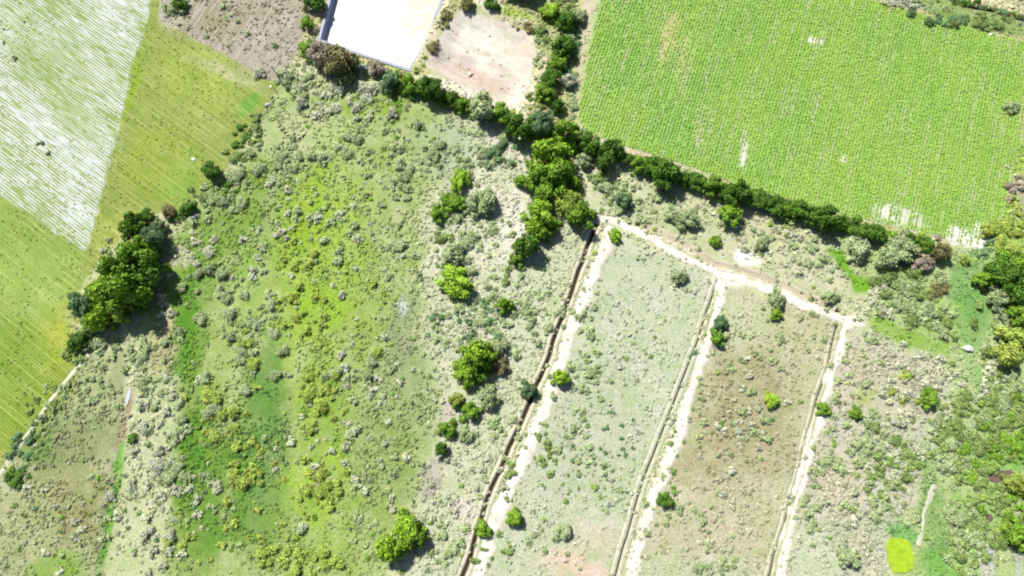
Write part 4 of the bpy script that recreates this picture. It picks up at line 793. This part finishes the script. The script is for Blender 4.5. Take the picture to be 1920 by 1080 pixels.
tufts('crop_rows', X, Y, rng.uniform(.14, .215, len(X)), C, 8, .66, 1.1, 'bright green crop plants in close straight rows', 'crop', M_tuft, .04, .14)

# weeds in the striped and mown fields
ux, uy = math.cos(ANG_A), math.sin(ANG_A); vx, vy = -uy, ux
cen = FIELDA.mean(0); n = 34000
a = rng.uniform(-60, 60, n); b_ = np.round(rng.uniform(-60, 60, n)/.52)*.52+rng.normal(size=n)*.06
X = cen[0]+ux*a+vx*b_; Y = cen[1]+uy*a+vy*b_
dn = vnoise(a, b_*4.3, 2.0, 201)*.5+fbm(X, Y, 7, 203, 3)*.9
k = (sdf(FIELDA, X, Y) < 0) & (dn > .72) & (X > -97); X, Y = X[k], Y[k]
t = rng.random((len(X), 1)); C = (AL(168,190,66)*(1-t)+AL(190,204,124)*t)*rng.uniform(.8, 1.15, (len(X), 1))
tufts('field_weeds', X, Y, rng.uniform(.07, .17, len(X)), C, 6, .7, .35, 'yellow-green weeds in broken lines on the white striped field', 'weeds', M_tuft, .05)
n = 26000; cen = FIELDB.mean(0)
a = rng.uniform(-70, 70, n); b_ = np.round(rng.uniform(-70, 70, n)/.5)*.5+rng.normal(size=n)*.06
X = cen[0]+ux*a+vx*b_; Y = cen[1]+uy*a+vy*b_
k = (sdf(FIELDB, X, Y) < -.1) & (X > -97) & (fbm(X, Y, 5, 211, 2) > .36); X, Y = X[k], Y[k]
C = cover(X, Y)*1.2*rng.uniform(.75, 1.2, (len(X), 1))
tufts('mown_grass', X, Y, rng.uniform(.08, .19, len(X)), C, 6, .7, .55, 'short yellow-green grass of the mown field on the left', 'grass', M_tuft, .04)

# ------------------------------------------------------------------ small things
def cyl(name, r0, r1, h, mat, parent, loc=(0, 0, 0), rot=(0, 0, 0), N=12):
    V = [(r*math.cos(2*math.pi*i/N), r*math.sin(2*math.pi*i/N), z) for r, z in ((r0, 0), (r1, h)) for i in range(N)]
    F = [[i, (i+1) % N, N+(i+1) % N, N+i] for i in range(N)]+[list(range(N))[::-1], list(range(N, 2*N))]
    o = link(name, poly_mesh(name, V, F, mat), parent, loc); o.rotation_euler = rot; return o
def box(name, sx, sy, sz, mat, parent, loc=(0, 0, 0), rot=(0, 0, 0)):
    V = [(x*sx/2, y*sy/2, z*sz/2) for x in (-1, 1) for y in (-1, 1) for z in (-1, 1)]
    F = [[0, 1, 3, 2], [4, 6, 7, 5], [0, 4, 5, 1], [2, 3, 7, 6], [0, 2, 6, 4], [1, 5, 7, 3]]
    o = link(name, poly_mesh(name, V, F, mat), parent, loc); o.rotation_euler = rot; return o
M_pole = plain_mat('weathered_pole', (0.36, 0.34, 0.32), .85, 5, .2, .2, .2); M_cer = plain_mat('insulator', (0.5, 0.5, 0.5), .4, 5, .1, .5, 0)
x, y = at(527, 153)
e = link('utility_pole', None, None, (x, y, hz(x, y)), 'thin grey utility pole with a crossarm at the corner of the meadow', 'pole')
cyl('post', .12, .08, 4.9, M_pole, e, (0, 0, -.1)); box('crossarm', 1.1, .10, .12, M_pole, e, (0, -.10, 4.45), (0, 0, .25))
for q in (-.48, 0, .48): cyl('insulator', .04, .03, .16, M_cer, e, (q*math.cos(.25), -.10+q*math.sin(.25), 4.51))

M_fp = plain_mat('fence_post', (0.16, 0.13, 0.10), .9, 6, .25, .2, .2)
def fence(P, label, step, hgt=1.0):
    Q = resample(P, step); x, y = Q[0]; e = link('fence', None, None, (x, y, hz(x, y)), label, 'fence')
    for i, (qx, qy) in enumerate(Q): cyl('post', .055, .05, hgt+.2, M_fp, e, (qx-x, qy-y, hz(qx, qy)-hz(x, y)-.2), N=7)
    for zz in (.35, .65, .92):
        V = []; F = []
        for i, (qx, qy) in enumerate(Q):
            for dz in (-.012, .012): V.append((qx-x+.06, qy-y, hz(qx, qy)-hz(x, y)+zz+dz))
            if i: F.append([2*i-2, 2*i, 2*i+1, 2*i-1])
        o = link('wire', poly_mesh('wire', V, F, M_fp), e); md = o.modifiers.new('thickness', 'SOLIDIFY'); md.thickness = .012
fence(strips['fl'], 'thin post and wire fence running down from the utility pole', 1.6)
fence(pts([(1790,486),(1812,494),(1840,500),(1868,505)]), 'short wire fence across the green swale below the crop field', 1.5)

M_sack = plain_mat('white_sack', (0.7, 0.7, 0.68), .7, 3, .1, .3, .3); M_rock = plain_mat('pale_rock', (0.42, 0.40, 0.40), .9, 2, .2, .2, .6)
import bmesh
def lump(name, px, py, sx, sy, sz, mat, label, cat, seed):
    bm = bmesh.new(); bmesh.ops.create_icosphere(bm, subdivisions=3, radius=1); g = np.random.default_rng(seed); ph = g.random(6)*6
    for v in bm.verts:
        c = v.co; d = 1+.16*math.sin(2.3*c.x+ph[0])*math.cos(2.1*c.y+ph[1])+.10*math.sin(4.7*c.y+ph[2]+3*c.z)+.07*math.sin(7*c.x+ph[3])
        v.co = Vector((c.x*sx*d, c.y*sy*d, max(c.z*sz*d, -.25*sz)))
    me = bpy.data.meshes.new(name); bm.to_mesh(me); bm.free(); me.materials.append(mat)
    x, y = at(px, py); o = link(name, me, None, (x, y, hz(x, y)+.15*sz), label, cat); o.rotation_euler = (0, 0, ph[4]); return o
lump('white_sack', 508, 163, .26, .20, .22, M_sack, 'small white sack on the mown field beside the utility pole', 'sack', 1)
lump('pale_rock', 502, 198, .45, .34, .35, M_rock, 'pale boulder on the meadow just below the utility pole fence', 'rock', 2)
lump('white_sack', 363, 299, .32, .24, .2, M_sack, 'small white sack in the mown field above the lone boundary tree', 'sack', 3)
lump('white_sack', 1857, 65, .42, .26, .25, M_sack, 'white sack on the upper edge of the crop field near the right', 'sack', 4)
lump('white_sack', 1841, 53, .22, .18, .2, M_sack, 'smaller white scrap in the grass strip above the crop field', 'sack', 5)
lump('pale_rock', 1814, 654, .75, .5, .5, M_rock, 'pale grey boulder in the green swale at the right', 'rock', 6)

# shed at the top edge
x, y = at(975, -22); ang = -0.33
M_wall = plain_mat('shed_wall', (0.16, 0.15, 0.15), .85, 2, .2, .2, .2); M_roof = plain_mat('shed_roof', (0.26, 0.26, 0.28), .55, 1.5, .2, .4, .1); M_door = plain_mat('shed_door', (0.10, 0.07, 0.05), .7, 3, .2, .2, .1)
e = link('shed', None, None, (x, y, hz(x, y)), 'grey roofed shed with dark walls at the top edge of the photo', 'shed'); e.rotation_euler = (0, 0, ang)
L, W, HH, RR = 5.2, 4.2, 2.3, 1.0
V = [(-L/2, -W/2, -.3), (L/2, -W/2, -.3), (L/2, W/2, -.3), (-L/2, W/2, -.3), (-L/2, -W/2, HH), (L/2, -W/2, HH), (L/2, W/2, HH), (-L/2, W/2, HH), (-L/2, 0, HH+RR), (L/2, 0, HH+RR)]
link('wall', poly_mesh('wall', V, [[0, 1, 5, 4], [2, 3, 7, 6], [1, 2, 6, 9, 5], [3, 0, 4, 8, 7]], M_wall), e)
sl_ = math.atan2(RR, W/2); ln = math.hypot(RR, W/2)+.35
for s in (-1, 1):
    rf = link('roof', None, e, (0, s*(W/4+.12), HH+RR/2+.02)); rf.rotation_euler = (-s*sl_, 0, 0)
    for i in range(7): box('panel', (L+.5)/7-.015, ln, .04, M_roof, rf, (-(L+.5)/2+(i+.5)*(L+.5)/7, 0, .05+.012*(i % 2)))
box('door', .9, .06, 1.9, M_door, e, (.6, -W/2-.03, .95))
